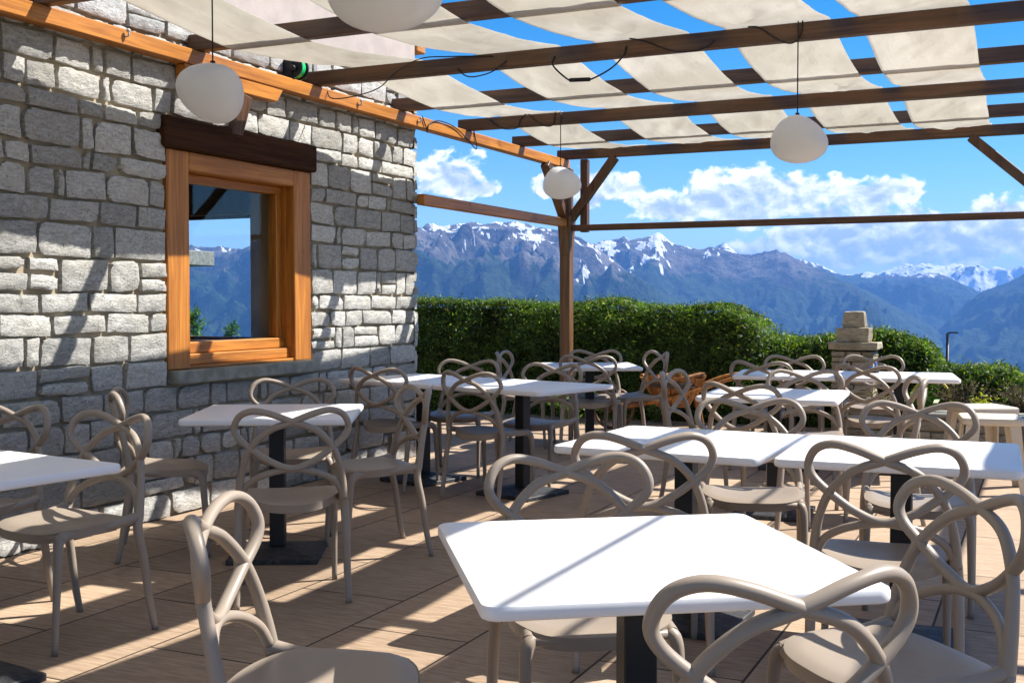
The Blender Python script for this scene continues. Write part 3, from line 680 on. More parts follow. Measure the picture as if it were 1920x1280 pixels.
cable('black cable curling over the near beam left of the right-hand lamp', [(-2.36, yb, 2.925), (-2.26, yb, 2.90), (-2.15, yb, 2.85), (-2.05, yb, 2.816), (-1.93, yb, 2.812), (-1.86, yb, 2.83), (-1.82, yb, 2.86)])
cable('black cable drooping below the near beam beside the right-hand lamp', [(-1.62, yb, 2.922), (-1.55, yb, 2.91), (-1.47, yb, 2.85), (-1.39, yb, 2.805), (-1.34, yb, 2.81), (-1.31, yb, 2.85), (-1.30, yb, 2.925)], .0045)
yc = 9.2 - .043
cable('black cable wound along the middle beam beside the far lamp', [(-4.5, yc, 2.925), (-4.42, yc, 2.86), (-4.33, yc, 2.81), (-4.2, yc, 2.81), (-4.17, yc, 2.88), (-4.1, yc, 2.926), (-4.02, yc, 2.86), (-3.93, yc, 2.808), (-3.86, yc, 2.82), (-3.84, yc, 2.926)])
cable('thin black cable coiled round the wall plate past the house corner', [(-4.668, 8.3, 2.822), (-4.665, 8.36, 2.74), (-4.67, 8.40, 2.70), (-4.668, 8.42, 2.77), (-4.666, 8.6, 2.822), (-4.664, 8.9, 2.80), (-4.662, 9.18, 2.70), (-4.66, 9.27, 2.665), (-4.663, 9.29, 2.70), (-4.668, 9.27, 2.77), (-4.67, 9.25, 2.825)], .005)

cable('thin steel rope strung lengthwise across the open gap right of the canvas strips', [(.63, -1.4, 2.934), (.63, 2, 2.928), (.63, 6, 2.925), (.63, 9, 2.928), (.63, 11.5, 2.934)], .013)

# cable reel resting on the wall plate
t = tag(empty('cable_reel', (-4.71, 6.60, 2.82), R(8)), 'green and black cable reel resting on the orange wall plate', 'cable reel')
def disc(bm, c, r, th, axis='Y', seg=28):
    tt = nb(); bmesh.ops.create_cone(tt, cap_ends=True, segments=seg, radius1=r, radius2=r, depth=th)
    bmesh.ops.bevel(tt, geom=[e for e in tt.edges if e.calc_face_angle(0) > .8], offset=min(.003, th * .3), segments=1, affect='EDGES')
    if axis == 'Y': tt.transform(Matrix.Rotation(R(90), 4, 'X'))
    if axis == 'X': tt.transform(Matrix.Rotation(R(90), 4, 'Y'))
    tt.transform(Matrix.Translation(c)); append(bm, tt)
bm = nb(); disc(bm, (0, -.045, .085), .078, .014); disc(bm, (0, .05, .085), .078, .014); obj('side_disc', bm, M['rubber'], t, world=False, smooth=True, angle=R(40))
bm = nb(); disc(bm, (0, 0, .085), .070, .05); obj('drum', bm, M['green_plastic'], t, world=False, smooth=True, angle=R(40))
bm = nb(); disc(bm, (.02, -.07, .07), .02, .045); tube(bm, catmull([(0, .06, .02), (0, .13, .04), (0, .16, .10), (0, .12, .15), (0, .06, .15)], 6), .008, 8); tube(bm, catmull([(0, -.06, .02), (0, -.07, .15), (0, .0, .185), (0, .07, .15)], 6), .007, 8)
obj('handle', bm, M['rubber'], t, world=False, smooth=True)

# ------------------------------------------------------------------ tables
def rounded_slab(bm, w, d, z0, z1, r=.035, e=.009, seg=6):
    """tabletop with rounded corners and rounded edges"""
    def ring(ins, z):
        hw, hd, rr = w / 2 - ins, d / 2 - ins, max(r - ins, .004); out = []
        for cx, cy, a0 in ((1, 1, 0), (-1, 1, 90), (-1, -1, 180), (1, -1, 270)):
            for k in range(seg + 1):
                a = R(a0 + 90 * k / seg); out.append(bm.verts.new((cx * (hw - rr) + rr * math.cos(a), cy * (hd - rr) + rr * math.sin(a), z)))
        return out
    pr = [(e * 1.2, z0), (e * .3, z0 + e * .4), (0, z0 + e), (0, z1 - e), (e * .3, z1 - e * .3), (e, z1)]
    rs = [ring(i, z) for i, z in pr]
    for a, b in zip(rs, rs[1:]):
        for k in range(len(a)): bm.faces.new((a[k], a[(k + 1) % len(a)], b[(k + 1) % len(b)], b[k]))
    bm.faces.new(list(reversed(rs[0]))); bm.faces.new(rs[-1])
def make_table(w=.82, d=.82):
    t = empty('cafe_table', (0, 0, 0))
    bm = nb(); rounded_slab(bm, w, d, .7075, .740); obj('tabletop', bm, M['table'], t, smooth=True, angle=R(35), world=False)
    bm = nb(); box(bm, (-.038, -.038, .052), (.038, .038, .700), .004); box(bm, (-.17, -.17, .700), (.17, .17, .7045), .001); obj('pedestal', bm, M['black'], t, world=False)
    bm = nb(); box(bm, (-.225, -.225, 0), (.225, .225, .028), .004)
    b2 = nb(); bmesh.ops.create_cone(b2, cap_ends=True, segments=4, radius1=.29, radius2=.10, depth=.022); b2.transform(Matrix.Translation((0, 0, .040)) @ Matrix.Rotation(R(45), 4, 'Z')); append(bm, b2)
    obj('base_plate', bm, M['base'], t, world=False); return t
tb0, tbw = make_table(), make_table(.94, .82)
TABLES = [(-.824, 2.442, 34.5, 0, 'white square table in the foreground with a thin shadow line across its top'),
          (-3.34, 2.67, -7, 0, 'white table cut off by the left edge of the photo'),
          (-1.31, 4.50, -3, 0, 'white table pushed against the left side of another, in the middle of the terrace'),
          (-.48, 4.52, 2, 0, 'white table with a shaded right end, joined to the right of another table'),
          (-3.55, 4.80, 28, 0, 'white square table standing alone below the orange framed window'),
          (-4.08, 7.26, -15, 1, 'white table against the stone wall corner, left half of a joined pair'),
          (-3.18, 7.02, -15, 1, 'white table right half of the joined pair near the wall corner'),
          (-3.64, 9.47, 28, 0, 'white table in front of the tall corner post and hedge'),
          (-1.49, 7.02, 4, 0, 'white table standing alone in the middle distance before the far pair'),
          (-1.80, 9.05, 8, 0, 'white table left half of the far pair in front of the stone barbecue'),
          (-1.00, 9.16, 8, 0, 'white table right half of the far pair in front of the right hedge')]
def place(proto, used, loc, rz):
    o = proto if not used[0] else copy_tree(proto); used[0] = True
    o.location = loc; o.rotation_euler = (0, 0, rz); return o
u0, u1 = [False], [False]
for x, y, a, k, lab in TABLES:
    tag(place(tbw if k else tb0, u1 if k else u0, (x, y, 0), R(a)), lab, 'table', 'white pedestal tables on the terrace')

# ------------------------------------------------------------------ chairs
def make_chair():
    t = empty('dining_chair', (0, 0, 0)); TP = M['taupe']
    def P(x, z): return Vector((x, -.215 - .055 * ((z - .45) / .38) + 1.05 * x * x, z + .006 * max(0, (z - .45) / .38)))
    half = [(-.222, .445), (-.217, .52), (-.202, .60), (-.166, .682), (-.095, .751), (0, .787), (.09, .820), (.163, .832), (.216, .811), (.240, .762), (.224, .718), (.163, .666), (.085, .616), (0, .588)]
    path = half + [(-x, z) for x, z in reversed(half[:-1])]
    cv = catmull([P(x, z) for x, z in path], 7)
    n = len(cv); rad = [.0143 + .0045 * max(0, (abs(i - n / 2) / (n / 2) - .86) / .14) for i in range(n)]
    bm = nb(); tube(bm, cv, rad, 12, flat=1.15)
    arch = [(-.214, .470), (-.185, .520), (-.130, .556), (-.06, .578), (0, .585), (.06, .578), (.130, .556), (.185, .520), (.214, .470)]
    tube(bm, catmull([P(x, z) + Vector((0, .004, 0)) for x, z in arch], 6), .0138, 12)
    obj('backrest', bm, TP, t, smooth=True, world=False)
    # seat: dished pan with a rolled front edge, arms running back to the rear legs
    bm = nb(); NR, NT = 9, 56; rings = []
    def outline(th):
        c, s = math.cos(th), math.sin(th); k = 3.4 if s > 0 else 2.5
        rr = (abs(c) ** k + abs(s) ** k) ** (-1 / k)
        x, y = c * rr, s * rr
        hw = .222 - .012 * max(0, -y) - .006 * max(0, y)
        return x * hw, (y * .205 if y > 0 else y * .232) + .005
    for side in (1, -1):
        rg = []
        for i in range(NR + 1):
            rho = i / NR; row = []
            for j in range(NT):
                x, y = outline(2 * math.pi * j / NT); x *= rho; y = (y - .005) * rho + .005
                z = .458 - .020 * (1 - min(1, (x / .2) ** 2)) * (1 - min(1, max(0, abs(y - .0) / .22) ** 2)) - .030 * max(0, (y - .12) / .09) ** 2 * .55 - .020 * min(1, max(0, (-y - .09) / .13)) ** 1.5 * (1 - min(1, (x / .2) ** 2)) + .010 * min(1, abs(x) / .21) ** 3 * min(1, max(0, (.10 - y) / .2))
                z -= .006 * max(0, (rho - .85) / .15) ** 2
                if side < 0: z -= .036 - .010 * (1 - rho)
                row.append(bm.verts.new((x * (1 if side > 0 else .985), y * (1 if side > 0 else .99), z)))
            rg.append(row)
        for a, b in zip(rg, rg[1:]):
            for j in range(NT):
                q = (a[j], b[j], b[(j + 1) % NT], a[(j + 1) % NT])
                try: bm.faces.new(q if side > 0 else tuple(reversed(q)))
                except ValueError: pass
        rings.append(rg[-1])
    for j in range(NT): bm.faces.new((rings[0][j], rings[1][j], rings[1][(j + 1) % NT], rings[0][(j + 1) % NT]))
    bmesh.ops.remove_doubles(bm, verts=list(bm.verts), dist=.0004)
    for s in (-1, 1):
        tube(bm, catmull([(s * .220, -.168, .462), (s * .216, -.11, .449), (s * .205, -.03, .439), (s * .196, .07, .436), (s * .192, .14, .430), (s * .193, .168, .420)], 6), [.0175, .0165, .0165, .0165, .0175, .020], 10, flat=1.15)
    tube(bm, catmull([(-.185, .168, .420), (-.12, .186, .424), (0, .190, .426), (.12, .186, .424), (.185, .168, .420)], 6), .0150, 10)
    bmesh.ops.recalc_face_normals(bm, faces=list(bm.faces))
    obj('seat', bm, TP, t, smooth=True, world=False, angle=R(60))
    for s in (-1, 1):
        bm = nb(); tube(bm, catmull([(s * .186, .164, .424), (s * .198, .178, .408), (s * .2045, .186, .36), (s * .207, .196, .20), (s * .208, .208, 0)], 6), [.021, .0205, .0185, .0165, .0135, .0125], 12)
        obj('leg', bm, TP, t, smooth=True, world=False)
        bm = nb(); tube(bm, catmull([P(s * .2215, .455), P(s * .226, .40) + Vector((0, -.004, 0)), (s * .230, -.182, .28), (s * .233, -.205, .12), (s * .236, -.230, 0)], 6), [.0190, .0185, .0175, .0155, .0135], 12)
        obj('leg', bm, TP, t, smooth=True, world=False)
    return t
ch0 = make_chair(); uc = [False]
# crossing of the back loops (x, y), facing angle left of north, label
CHAIRS = [(-0.358, 1.912, 38, 'taupe loop-back chair in the right foreground, its back overlapping the foreground table edge'),
 (-0.136, 3.035, 131, 'taupe loop-back chair at the right edge, turned left toward the foreground table'),
 (-1.699, 2.020, -66, 'taupe loop-back chair at the bottom left, turned sideways with its seat cut off below'),
 (-1.291, 3.156, 215, 'taupe loop-back chair on the far side of the foreground table, facing the camera'),
 (-1.243, 3.758, 20, 'shaded taupe loop-back chair on the near side of the middle pair, left one of two'),
 (-1.253, 5.340, 197, 'taupe loop-back chair on the far side of the middle pair, behind its left table'),
 (-0.515, 5.476, 186, 'taupe loop-back chair on the far side of the middle pair, behind its right table'),
 (-0.456, 3.797, 6, 'dark shaded taupe chair on the near side of the middle pair, right one of two'),
 (-2.874, 3.991, 38, 'taupe loop-back chair seen from behind, on the near side of the table below the window'),
 (-4.020, 5.583, 216, 'taupe loop-back chair between the stone wall and the table below the window'),
 (-2.981, 5.302, 138, 'taupe loop-back chair at the right of the table below the window, turned sideways'),
 (-4.331, 4.457, -50, 'taupe loop-back chair at the left of the table below the window, against the wall'),
 (-3.418, 3.573, 172, 'taupe loop-back chair behind the table cut off at the left edge, right one of two'),
 (-4.127, 3.670, 184, 'taupe loop-back chair cut off by the left edge, between the wall and the left table'),
 (-4.166, 6.710, -7, 'taupe loop-back chair on the near side of the wall corner tables, closest to the wall'),
 (-3.385, 6.575, -12, 'taupe loop-back chair on the near side of the wall corner tables, right one of two'),
 (-4.059, 7.982, 189, 'taupe loop-back chair on the far side of the wall corner tables, left one of two'),
 (-3.243, 7.749, 174, 'taupe loop-back chair on the far side of the wall corner tables, right one of two'),
 (-3.476, 8.962, 8, 'taupe loop-back chair with a sunlit seat, on the near side of the corner post table'),
 (-3.816, 10.069, 201, 'taupe loop-back chair against the hedge just right of the corner post'),
 (-4.496, 9.409, -79, 'narrow looking taupe chair seen edge-on at the left of the corner post table'),
 (-3.156, 10.030, 133, 'taupe chair turned sideways at the right of the corner post table, before the orange wheelbarrow'),
 (-2.243, 7.244, -92, 'taupe chair seen edge-on in front of the orange wheelbarrow'),
 (-1.544, 6.253, -16, 'taupe loop-back chair on the near side of the lone middle distance table'),
 (-1.447, 7.729, 196, 'taupe loop-back chair on the far side of the lone middle distance table'),
 (-1.165, 8.428, -18, 'taupe loop-back chair with a lit seat, near side of the far pair, right one'),
 (-1.961, 8.642, -7, 'taupe loop-back chair on the near side of the far pair, left one'),
 (-1.913, 9.778, 191, 'taupe loop-back chair between the far pair and the dark hedge, left of the barbecue'),
 (-1.311, 10.060, 187, 'taupe loop-back chair directly in front of the stone barbecue'),
 (-0.651, 7.244, 106, 'taupe chair seen almost edge-on beside the planter, left of the cream stools')]
for x, y, a, lab in CHAIRS:
    f = Vector((-math.sin(R(a)), math.cos(R(a)), 0)); p = Vector((x, y, 0)) + f * .265
    tag(place(ch0, uc, p, R(a)), lab, 'chair', 'taupe loop-back chairs around the tables')

# cream stools
def make_stool():
    t = empty('garden_stool', (0, 0, 0))
    bm = nb(); rounded_slab(bm, .40, .40, .46, .512, .045, .014); obj('seat', bm, M['cream'], t, smooth=True, angle=R(35), world=False)
    for sx in (-1, 1):
        for sy in (-1, 1):
            bm = nb()
            for k in range(2):
                tt = nb(); bmesh.ops.create_cube(tt, size=1)
                for v in tt.verts:
                    top = v.co.z > 0; w = .085 if top else .055
                    a = sx * ((.185 if top else .225) - (w if (v.co.x * sx < 0) else 0) * (1 if k == 0 else .0) - (0 if k == 0 else (.012 if v.co.x * sx < 0 else 0)))
                    b = sy * ((.185 if top else .225) - (w if (v.co.y * sy < 0) else 0) * (1 if k == 1 else .0) - (0 if k == 1 else (.012 if v.co.y * sy < 0 else 0)))
                    v.co = Vector((a, b, .465 if top else 0))
                append(bm, tt)
            bmesh.ops.recalc_face_normals(bm, faces=list(bm.faces)); bmesh.ops.remove_doubles(bm, verts=list(bm.verts), dist=.0001)
            obj('leg', bm, M['cream'], t, world=False)
    return t
st0 = make_stool(); us = [False]
for x, y, a, lab in ((-.33, 8.55, 8, 'cream plastic stool at the right edge, nearer one with lit front leg'), (-.42, 9.35, 30, 'cream plastic stool farther back, behind the nearer cream stool at the right edge')):
    tag(place(st0, us, (x, y, 0), R(a)), lab, 'stool', 'cream stools at the right edge')

# ------------------------------------------------------------------ leaves
def leaf_cloud(pts, nrm, size, rs, spread=.9, ratio=.27):
    """leaf quads at pts facing roughly nrm"""
    n = len(pts)
    d = nrm + rs.normal(0, spread, (n, 3)); d /= np.linalg.norm(d, axis=1, keepdims=True) + 1e-9
    q = rs.normal(0, 1, (n, 3)); u = np.cross(d, q); u /= np.linalg.norm(u, axis=1, keepdims=True) + 1e-9
    w = np.cross(d, u); s = size * rs.uniform(.6, 1.4, (n, 1))
    a = pts - u * s * ratio; b = pts + w * s * .25 + d * s * .15; c = pts + u * s * ratio; tip = pts + w * s
    V = np.stack([pts - w * s * .35, pts + u * s * ratio * .7 + w * s * .2, tip, pts - u * s * ratio * .7 + w * s * .2], 1).reshape(-1, 3)
    F = np.arange(n * 4).reshape(-1, 4); return V, F
def hedge(label, x0, x1, y0, y1, topf, n, seed, size=.055, z0=-.3):
    rs = np.random.RandomState(seed)
    root = tag(empty('hedge', ((x0 + x1) / 2, y0, 0)), label, 'hedge', None)
    off = np.array([(x0 + x1) / 2, y0, 0])
    # face, top and ends
    m = int(n * .62); x = rs.uniform(x0, x1, m); tz = topf(x); z = z0 + (tz - z0) * rs.uniform(0, 1, m) ** .8
    bul = (fbm(x * 2.6 + 50, z * 3.4 + 9, 5, seed, False, .65) - .5) * .42
    P1 = np.stack([x, y0 + bul - rs.exponential(.05, m) + .07, z], -1); N1 = np.tile([0, -1, .35], (m, 1))
    m2 = int(n * .28); x2 = rs.uniform(x0, x1, m2); y2 = rs.uniform(y0, y1, m2)
    P2 = np.stack([x2, y2, topf(x2) + (fbm(x2 * 2.2, y2 * 2.2, 4, seed + 3) - .5) * .10 + rs.exponential(.014, m2) - .02], -1); N2 = np.tile([0, -.15, 1.0], (m2, 1))
    m3 = n - m - m2; e = rs.choice([0, 1], m3); y3 = rs.uniform(y0, y1, m3); xx = np.where(e, x1, x0); z3 = z0 + (topf(xx) - z0) * rs.uniform(0, 1, m3)
    P3 = np.stack([xx + rs.normal(0, .06, m3), y3, z3], -1); N3 = np.stack([np.where(e, 1., -1.), 0 * y3, .3 + 0 * y3], -1)
    V, F = leaf_cloud(np.concatenate([P1, P2, P3]) - off, np.concatenate([N1, N2, N3]), size, rs)
    np_obj('foliage', V, F, M['hedge'], root)
    # sprays sticking out of the top
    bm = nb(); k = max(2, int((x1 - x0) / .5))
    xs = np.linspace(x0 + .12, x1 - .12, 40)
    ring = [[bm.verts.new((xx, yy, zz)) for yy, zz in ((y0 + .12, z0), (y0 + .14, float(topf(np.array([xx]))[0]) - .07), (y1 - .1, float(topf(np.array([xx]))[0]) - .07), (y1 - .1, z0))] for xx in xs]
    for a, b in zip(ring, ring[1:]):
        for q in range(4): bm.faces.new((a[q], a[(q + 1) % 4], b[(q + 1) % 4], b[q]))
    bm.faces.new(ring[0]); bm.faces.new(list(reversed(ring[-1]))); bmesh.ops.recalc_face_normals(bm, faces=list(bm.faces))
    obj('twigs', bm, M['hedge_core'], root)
    return root
def top_main(x):
    return 1.285 + (fbm(x * 1.9, x * 0 + 2, 4, 5) - .5) * .055 - .05 * np.clip((x + 7) / 4, 0, 1) - .19 * np.clip((x + 3.35) / .55, 0, 1) ** 1.7 + .05 * np.exp(-((x + 4.45) / .10) ** 2)
hedge('long clipped green hedge behind the corner post', -8.3, -2.78, 12.05, 13.0, top_main, 170000, 1, .031)
hedge('lower green hedge left of the stone barbecue', -2.77, -1.72, 12.25, 13.1, lambda x: .90 + (fbm(x * 2, x * 0 + 5, 4, 6) - .5) * .14, 38000, 2, .033)
hedge('rounded green hedge right of the stone barbecue', -1.70, -.95, 12.35, 13.1, lambda x: .93 - .35 * np.clip((x + 1.18) / .25, 0, 1.2) ** 2 + .05 * np.sin(x * 7), 30000, 3, .034)
hedge('low dark green shrubs behind the planter at the right edge', -.92, 2.6, 11.7, 12.8, lambda x: .60 + (fbm(x * 2.2, x * 0 + 8, 4, 7) - .5) * .26, 52000, 4, .04)

def fern(name, label, cat, x, y, z, n, h, rad, seed, mat, leaf=.03, group=None, up=.6):
    rs = np.random.RandomState(seed); root = tag(empty(name, (x, y, z)), label, cat, group)
    bm = nb(); pts = []; nm = []
    for i in range(n):
        a = rs.uniform(0, 2 * math.pi); rr_ = rad * rs.uniform(.2, 1) ; hh = h * rs.uniform(.5, 1)
        p = [Vector((rs.normal(0, rad * .12), rs.normal(0, rad * .12), 0)), Vector((math.cos(a) * rr_ * .4, math.sin(a) * rr_ * .4, hh * .65)), Vector((math.cos(a) * rr_, math.sin(a) * rr_, hh * (up + .4 * rs.uniform(0, 1))))]
        cv = catmull(p, 5); tube(bm, cv, .0018, 4, cap=False)
        for k in range(14):
            q = cv[min(len(cv) - 1, 1 + int((k / 14) ** .7 * (len(cv) - 1)))]; pts.append(np.array(q) + rs.normal(0, leaf * .45, 3)); nm.append((math.cos(a) * .4, math.sin(a) * .4, 1))
    obj('stem', bm, M['bark'], root, world=False)
    V, F = leaf_cloud(np.array(pts), np.array(nm), leaf, rs, .8, .34); np_obj('leaves', V, F, mat, root)
    return root
fern('fern', 'sunlit green fern at the hedge foot below the wall corner tables', 'plant', -4.55, 11.3, 0, 46, .50, .42, 5, M['bright'], .035)
fern('fern', 'sunlit green fern at the foot of the corner post', 'plant', -4.35, 11.75, 0, 26, .34, .28, 6, M['bright'], .03)
fern('fern', 'small fern at the hedge foot left of the orange wheelbarrow', 'plant', -3.75, 11.8, 0, 18, .28, .22, 8, M['bright'], .028)

# planter wall with plants
pl = tag(empty('stone_planter', (-.75, 10.6, 0)), 'low tan stone planter wall with plants, behind the right tables', 'planter')
bm = nb(); rng2 = random.Random(3)
box(bm, (-1.62, 10.44, 0), (.9, 10.70, .30), 0); stp = nb()
stones(stp, [(-1.62, .9)], 0, .31, lambda u, v, n: Vector((u, 10.44 - n, v)), [], rng2, .07, .12, .2, .5, .03)
bmesh.ops.recalc_face_normals(stp, faces=list(stp.faces)); obj('planter_wall', stp, M['tanstone'], pl, smooth=True, angle=R(50))
obj('planter_core', bm, M['mortar'], pl)
bm = nb(); box(bm, (-1.6, 10.70, 0), (.9, 11.6, .27), 0); obj('soil_bed', bm, M['soil'], pl)
bm = nb(); box(bm, (-1.64, 10.40, .305), (.92, 10.74, .345), .01); obj('coping', bm, M['sill'], pl)
fern('broadleaf_plant', 'bright green leafy plant at the left end of the planter', 'plant', -.98, 10.80, .27, 26, .24, .20, 11, M['bright'], .06)
fern('heather_plant', 'brownish heather bush in the planter before the right shrubs', 'plant', -.62, 11.0, .27, 90, .30, .34, 12, M['heather'], .02, up=.9)
fern('heather_plant', 'reddish heather bush at the right part of the planter', 'plant', -.15, 11.05, .27, 80, .30, .32, 13, M['heather'], .02, up=.9)
fern('heather_plant', 'sparse heather clump in the planter behind the far chairs', 'plant', -1.35, 10.95, .27, 50, .20, .22, 16, M['heather'], .02, up=.9)
fern('lime_flower', 'small lime yellow flower clump among the heather', 'plant', -.48, 10.86, .27, 14, .26, .12, 14, M['lime'], .03)
bm = nb(); tube(bm, catmull([(-1.06, 10.95, .27), (-1.10, 10.95, .42), (-1.02, 10.95, .56), (-.90, 10.95, .60), (-.80, 10.95, .54), (-.755, 10.95, .42), (-.78, 10.95, .27)], 8), .011, 10)
tag(obj('garden_hose', bm, M['yellow'], smooth=True), 'yellow hose looped upright in the planter', 'hose')

# ------------------------------------------------------------------ stone barbecue
bb = tag(empty('stone_barbecue', (-1.72, 11.9, 0)), 'rustic stone barbecue chimney with stacked cap blocks, between the hedges', 'barbecue')
CX, CY = -1.72, 11.85
def rough_block(bm, lo, hi, seed, amp=.012, n=5, taper=1.0):
    t = nb(); bmesh.ops.create_cube(t, size=1.0); bmesh.ops.subdivide_edges(t, edges=list(t.edges), cuts=n, use_grid_fill=True)
    lo, hi = Vector(lo), Vector(hi); c = (lo + hi) / 2; s = hi - lo
    for v in t.verts:
        k = 1 + (taper - 1) * (v.co.z + .5); p = Vector((c.x + v.co.x * s.x * k, c.y + v.co.y * s.y * k, c.z + v.co.z * s.z))
        edge = sum(abs(abs(a) - .5) < .01 for a in v.co)
        q = p * 14 + Vector((seed * 7, seed, 0)); w = Vector((mnoise.noise(q), mnoise.noise(q + Vector((9, 0, 0))), mnoise.noise(q + Vector((0, 9, 0))))) * amp
        if edge >= 2: p += (c - p).normalized() * .008
        v.co = p + w
    append(bm, t)
bm = nb(); rb = random.Random(4); z = 0
while z < .80:
    h = rb.uniform(.035, .085); h = min(h, .82 - z)
    x = CX - .205
    while x < CX + .20:
        w = min(rb.uniform(.12, .3), CX + .205 - x)
        if CX + .205 - (x + w) < .07: w = CX + .205 - x
        rough_block(bm, (x + .002, CY - .17 - rb.uniform(-.01, .012), z + .002), (x + w - .002, CY + .17, z + h - .002), rb.random() * 50, .008, 3); x += w
    z += h
obj('stone_body', bm, M['tanstone'], bb, smooth=True, angle=R(45))
bm = nb(); rough_block(bm, (CX - .235, CY - .20, .822), (CX + .245, CY + .20, .895), 3, .010, 6); obj('cap_slab', bm, M['tanstone'], bb, smooth=True, angle=R(45))
bm = nb(); rough_block(bm, (CX - .165, CY - .15, .897), (CX + .155, CY + .15, 1.040), 7, .010, 6); obj('chimney_block', bm, M['tanstone'], bb, smooth=True, angle=R(45))
bm = nb(); rough_block(bm, (CX - .12, CY - .11, 1.042), (CX + .115, CY + .11, 1.20), 9, .006, 6, .82); obj('top_block', bm, M['tanstone'], bb, smooth=True, angle=R(45))

# dark dish with a blue lid on the far right table
t = tag(empty('ashtray', (-1.22, 9.36, .74), 0), 'small black ashtray with a blue top on the far pair of tables', 'ashtray')
bm = nb(); tube(bm, [(0, 0, 0), (0, 0, .012), (0, 0, .028), (0, 0, .034)], [.045, .055, .05, .04], 20); obj('dish', bm, M['black'], t, world=False, smooth=True, angle=R(40))
bm = nb(); tube(bm, catmull([(-.03, 0, .036), (-.015, 0, .042), (.0, 0, .040)], 4), .008, 8); tube(bm, [(.02, 0, .034), (.02, 0, .075), (.02, 0, .085)], [.010, .009, .005], 10); obj('blue_top', bm, M['blue'], t, world=False, smooth=True)

# ------------------------------------------------------------------ orange wheelbarrow
wb = tag(empty('wooden_wheelbarrow', (-3.42, 11.25, .0), R(20)), 'rustic orange wooden wheelbarrow with a round wheel, standing before the hedge', 'wheelbarrow')
OW = M['rustic']
bm = nb(); n = 15
for k in range(n):                      # slatted tub, flaring upward
    a = 2 * math.pi * k / n; a2 = 2 * math.pi * (k + .9) / n
    q = [((.17 * math.cos(b), .14 * math.sin(b), .24), (.34 * math.cos(b), .26 * math.sin(b), .54)) for b in (a, a2)]
    vs = []
    for kk in (1.0, .93):
        for (lo, hi) in q:
            vs.append(bm.verts.new((lo[0] * kk, lo[1] * kk, lo[2]))); vs.append(bm.verts.new((hi[0] * kk, hi[1] * kk, hi[2] + .02 * math.sin(k * 2.3))))
    for f_ in ((0, 1, 3, 2), (4, 6, 7, 5), (0, 4, 5, 1), (2, 3, 7, 6), (1, 5, 7, 3), (0, 2, 6, 4)): bm.faces.new([vs[i] for i in f_])
bmesh.ops.recalc_face_normals(bm, faces=list(bm.faces)); obj('tub', bm, OW, wb, world=False)
bm = nb(); disc(bm, (0, 0, .245), .165, .02, 'Z'); obj('tub_floor', bm, OW, wb, world=False)
bm = nb(); disc(bm, (0, 0, .46), .27, .05, 'Z'); obj('soil_fill', bm, M['soil'], wb, world=False)
for s in (-1, 1):
    bm = nb(); tube(bm, catmull([(-.62, s * .09, .22), (-.3, s * .16, .27), (.2, s * .22, .40), (.55, s * .25, .53), (.88, s * .27, .58)], 6), [.018, .022, .022, .018, .016], 10); obj('handle', bm, M['rustic'], wb, world=False, smooth=True)
    bm = nb(); beam(bm, (.22, s * .19, .40), (.30, s * .21, 0), .035, .03); obj('leg', bm, OW, wb, world=False)
bm = nb(); tube(bm, [(.20 * math.cos(k * .2618) - .60, 0, .21 + .20 * math.sin(k * .2618)) for k in range(25)], .018, 8, cap=False)
for k in range(4):
    a = k * math.pi / 4; tube(bm, [(-.60 - .19 * math.cos(a), 0, .21 - .19 * math.sin(a)), (-.60 + .19 * math.cos(a), 0, .21 + .19 * math.sin(a))], .011, 6)
tube(bm, [(-.60, -.09, .21), (-.60, .09, .21)], .014, 8); obj('wheel', bm, M['brown_z'], wb, world=False, smooth=True)
bm = nb()
for px, py, pz, a, L_ in ((.20, .02, .54, 25, .24), (-.10, -.03, .53, 70, .26)):
    d = Vector((math.cos(R(a)), math.sin(R(a)), .18)) * L_ / 2; beam(bm, Vector((px, py, pz)) - d, Vector((px, py, pz)) + d, .09, .035)
obj('bark_pieces', bm, M['rustic'], wb, world=False)

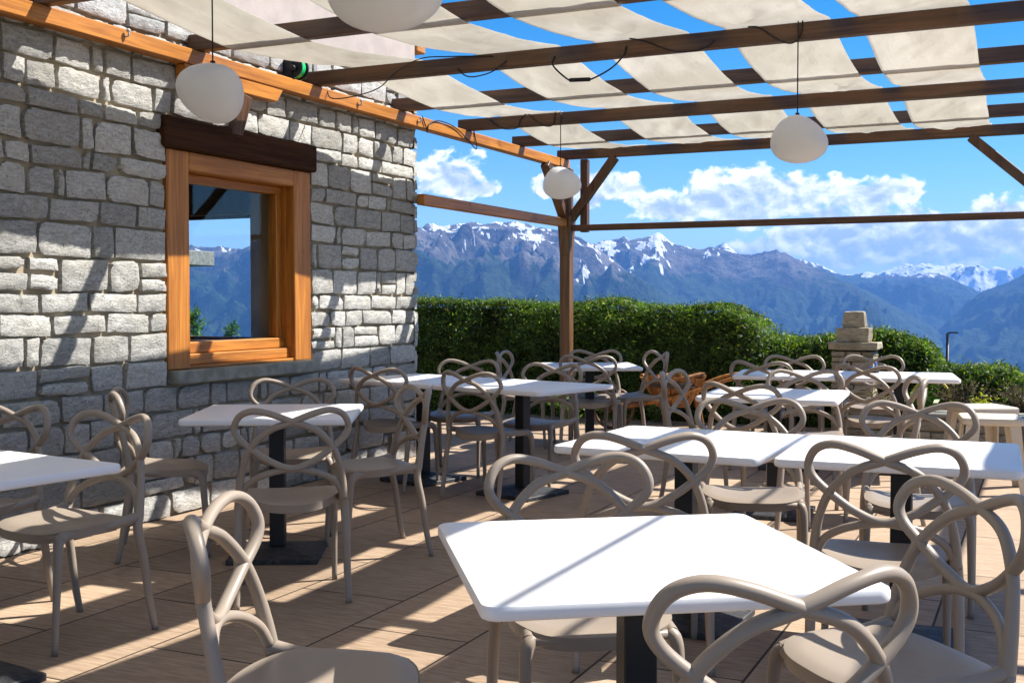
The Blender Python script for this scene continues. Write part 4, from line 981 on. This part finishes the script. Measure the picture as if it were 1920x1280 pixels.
# ------------------------------------------------------------------ far things: street lamp, trees and chalet beyond the gable
sl_ = tag(empty('street_lamp', (-4.40, 61.15, -13.15)), 'thin dark street lamp standing down the slope before the blue valley', 'street lamp')
bm = nb(); tube(bm, [(0, 0, 0), (0, 0, 14.0 - 1.15)], [.11, .07], 10); obj('pole', bm, M['black'], sl_, world=False, smooth=True)
bm = nb(); tube(bm, catmull([(0, 0, 12.8), (.05, 0, 12.88), (.35, 0, 12.9)], 4), .04, 8); box(bm, (.15, -.08, 12.86), (.5, .08, 12.93), .02); obj('lamp_head', bm, M['black'], sl_, world=False)
def tree(label, x, y, zb, h, rad, seed, n=2600):
    rs = np.random.RandomState(seed); root = tag(empty('larch_tree', (x, y, zb)), label, 'tree', 'larch trees seen through the window')
    bm = nb(); tube(bm, [(0, 0, 0), (0.03, 0, h * .5), (0, 0, h * .97)], [.10, .06, .012], 8)
    pts = []
    for i in range(46):
        t_ = (i + .5) / 46; zz = h * (.12 + .86 * t_); a = i * 2.4; L_ = rad * (1 - t_) ** .8 * rs.uniform(.75, 1.1) + .08
        e = Vector((math.cos(a) * L_, math.sin(a) * L_, zz - .12 * L_ + .1)); tube(bm, [(0, 0, zz), e], [.02, .006], 5, cap=False)
        for k in range(n // 46):
            s = rs.uniform(.15, 1.05); pts.append((e.x * s + rs.normal(0, .07), e.y * s + rs.normal(0, .07), zz + (e.z - zz) * s + rs.normal(0, .07)))
    obj('trunk', bm, M['bark'], root, world=False)
    V, F = leaf_cloud(np.array(pts), np.tile([0, 0, 1.], (len(pts), 1)), .13, rs, 1.2); np_obj('crown', V, F, M['larch'], root)
def gz_at(x, y):
    r = math.hypot(x, y); return float(ground_z(np.array(r * min(max((y / r + .25) / .6, 0), 1))))
for i, (px, py, ztop, rad, lab) in enumerate(((-20.6, 24.2, 1.15, 1.6, 'dark green larch tree at the left side of the window view'), (-19.2, 24.0, .72, .75, 'small green larch tree left of centre in the window view'), (-17.6, 23.6, .82, .95, 'round green larch tree at the right side of the window view'))):
    zb = gz_at(px, py) - .1; tree(lab, px, py, zb, ztop - zb, rad, 20 + i)
cz = gz_at(-33, 35)
cha = tag(empty('chalet', (-39.0, 33.0, cz)), 'grey roofed chalet whose roof edge shows through the window', 'house')
bm = nb(); box(bm, (-43, 30, cz - 1), (-35.2, 37, 2.6), .02); obj('wall', bm, M['chalet'], cha)
bm = nb()
for q in ((-36.6, -28.6, 3.05, 3.75), ):
    box(bm, (-44, 29, 2.75), (-31.2, 38, 3.35), .03); box(bm, (-44, 29.5, 3.36), (-32.3, 37.5, 3.7), .05); box(bm, (-44, 29.2, 2.62), (-32.6, 37.8, 2.74), .02)
obj('roof', bm, M['roof'], cha)
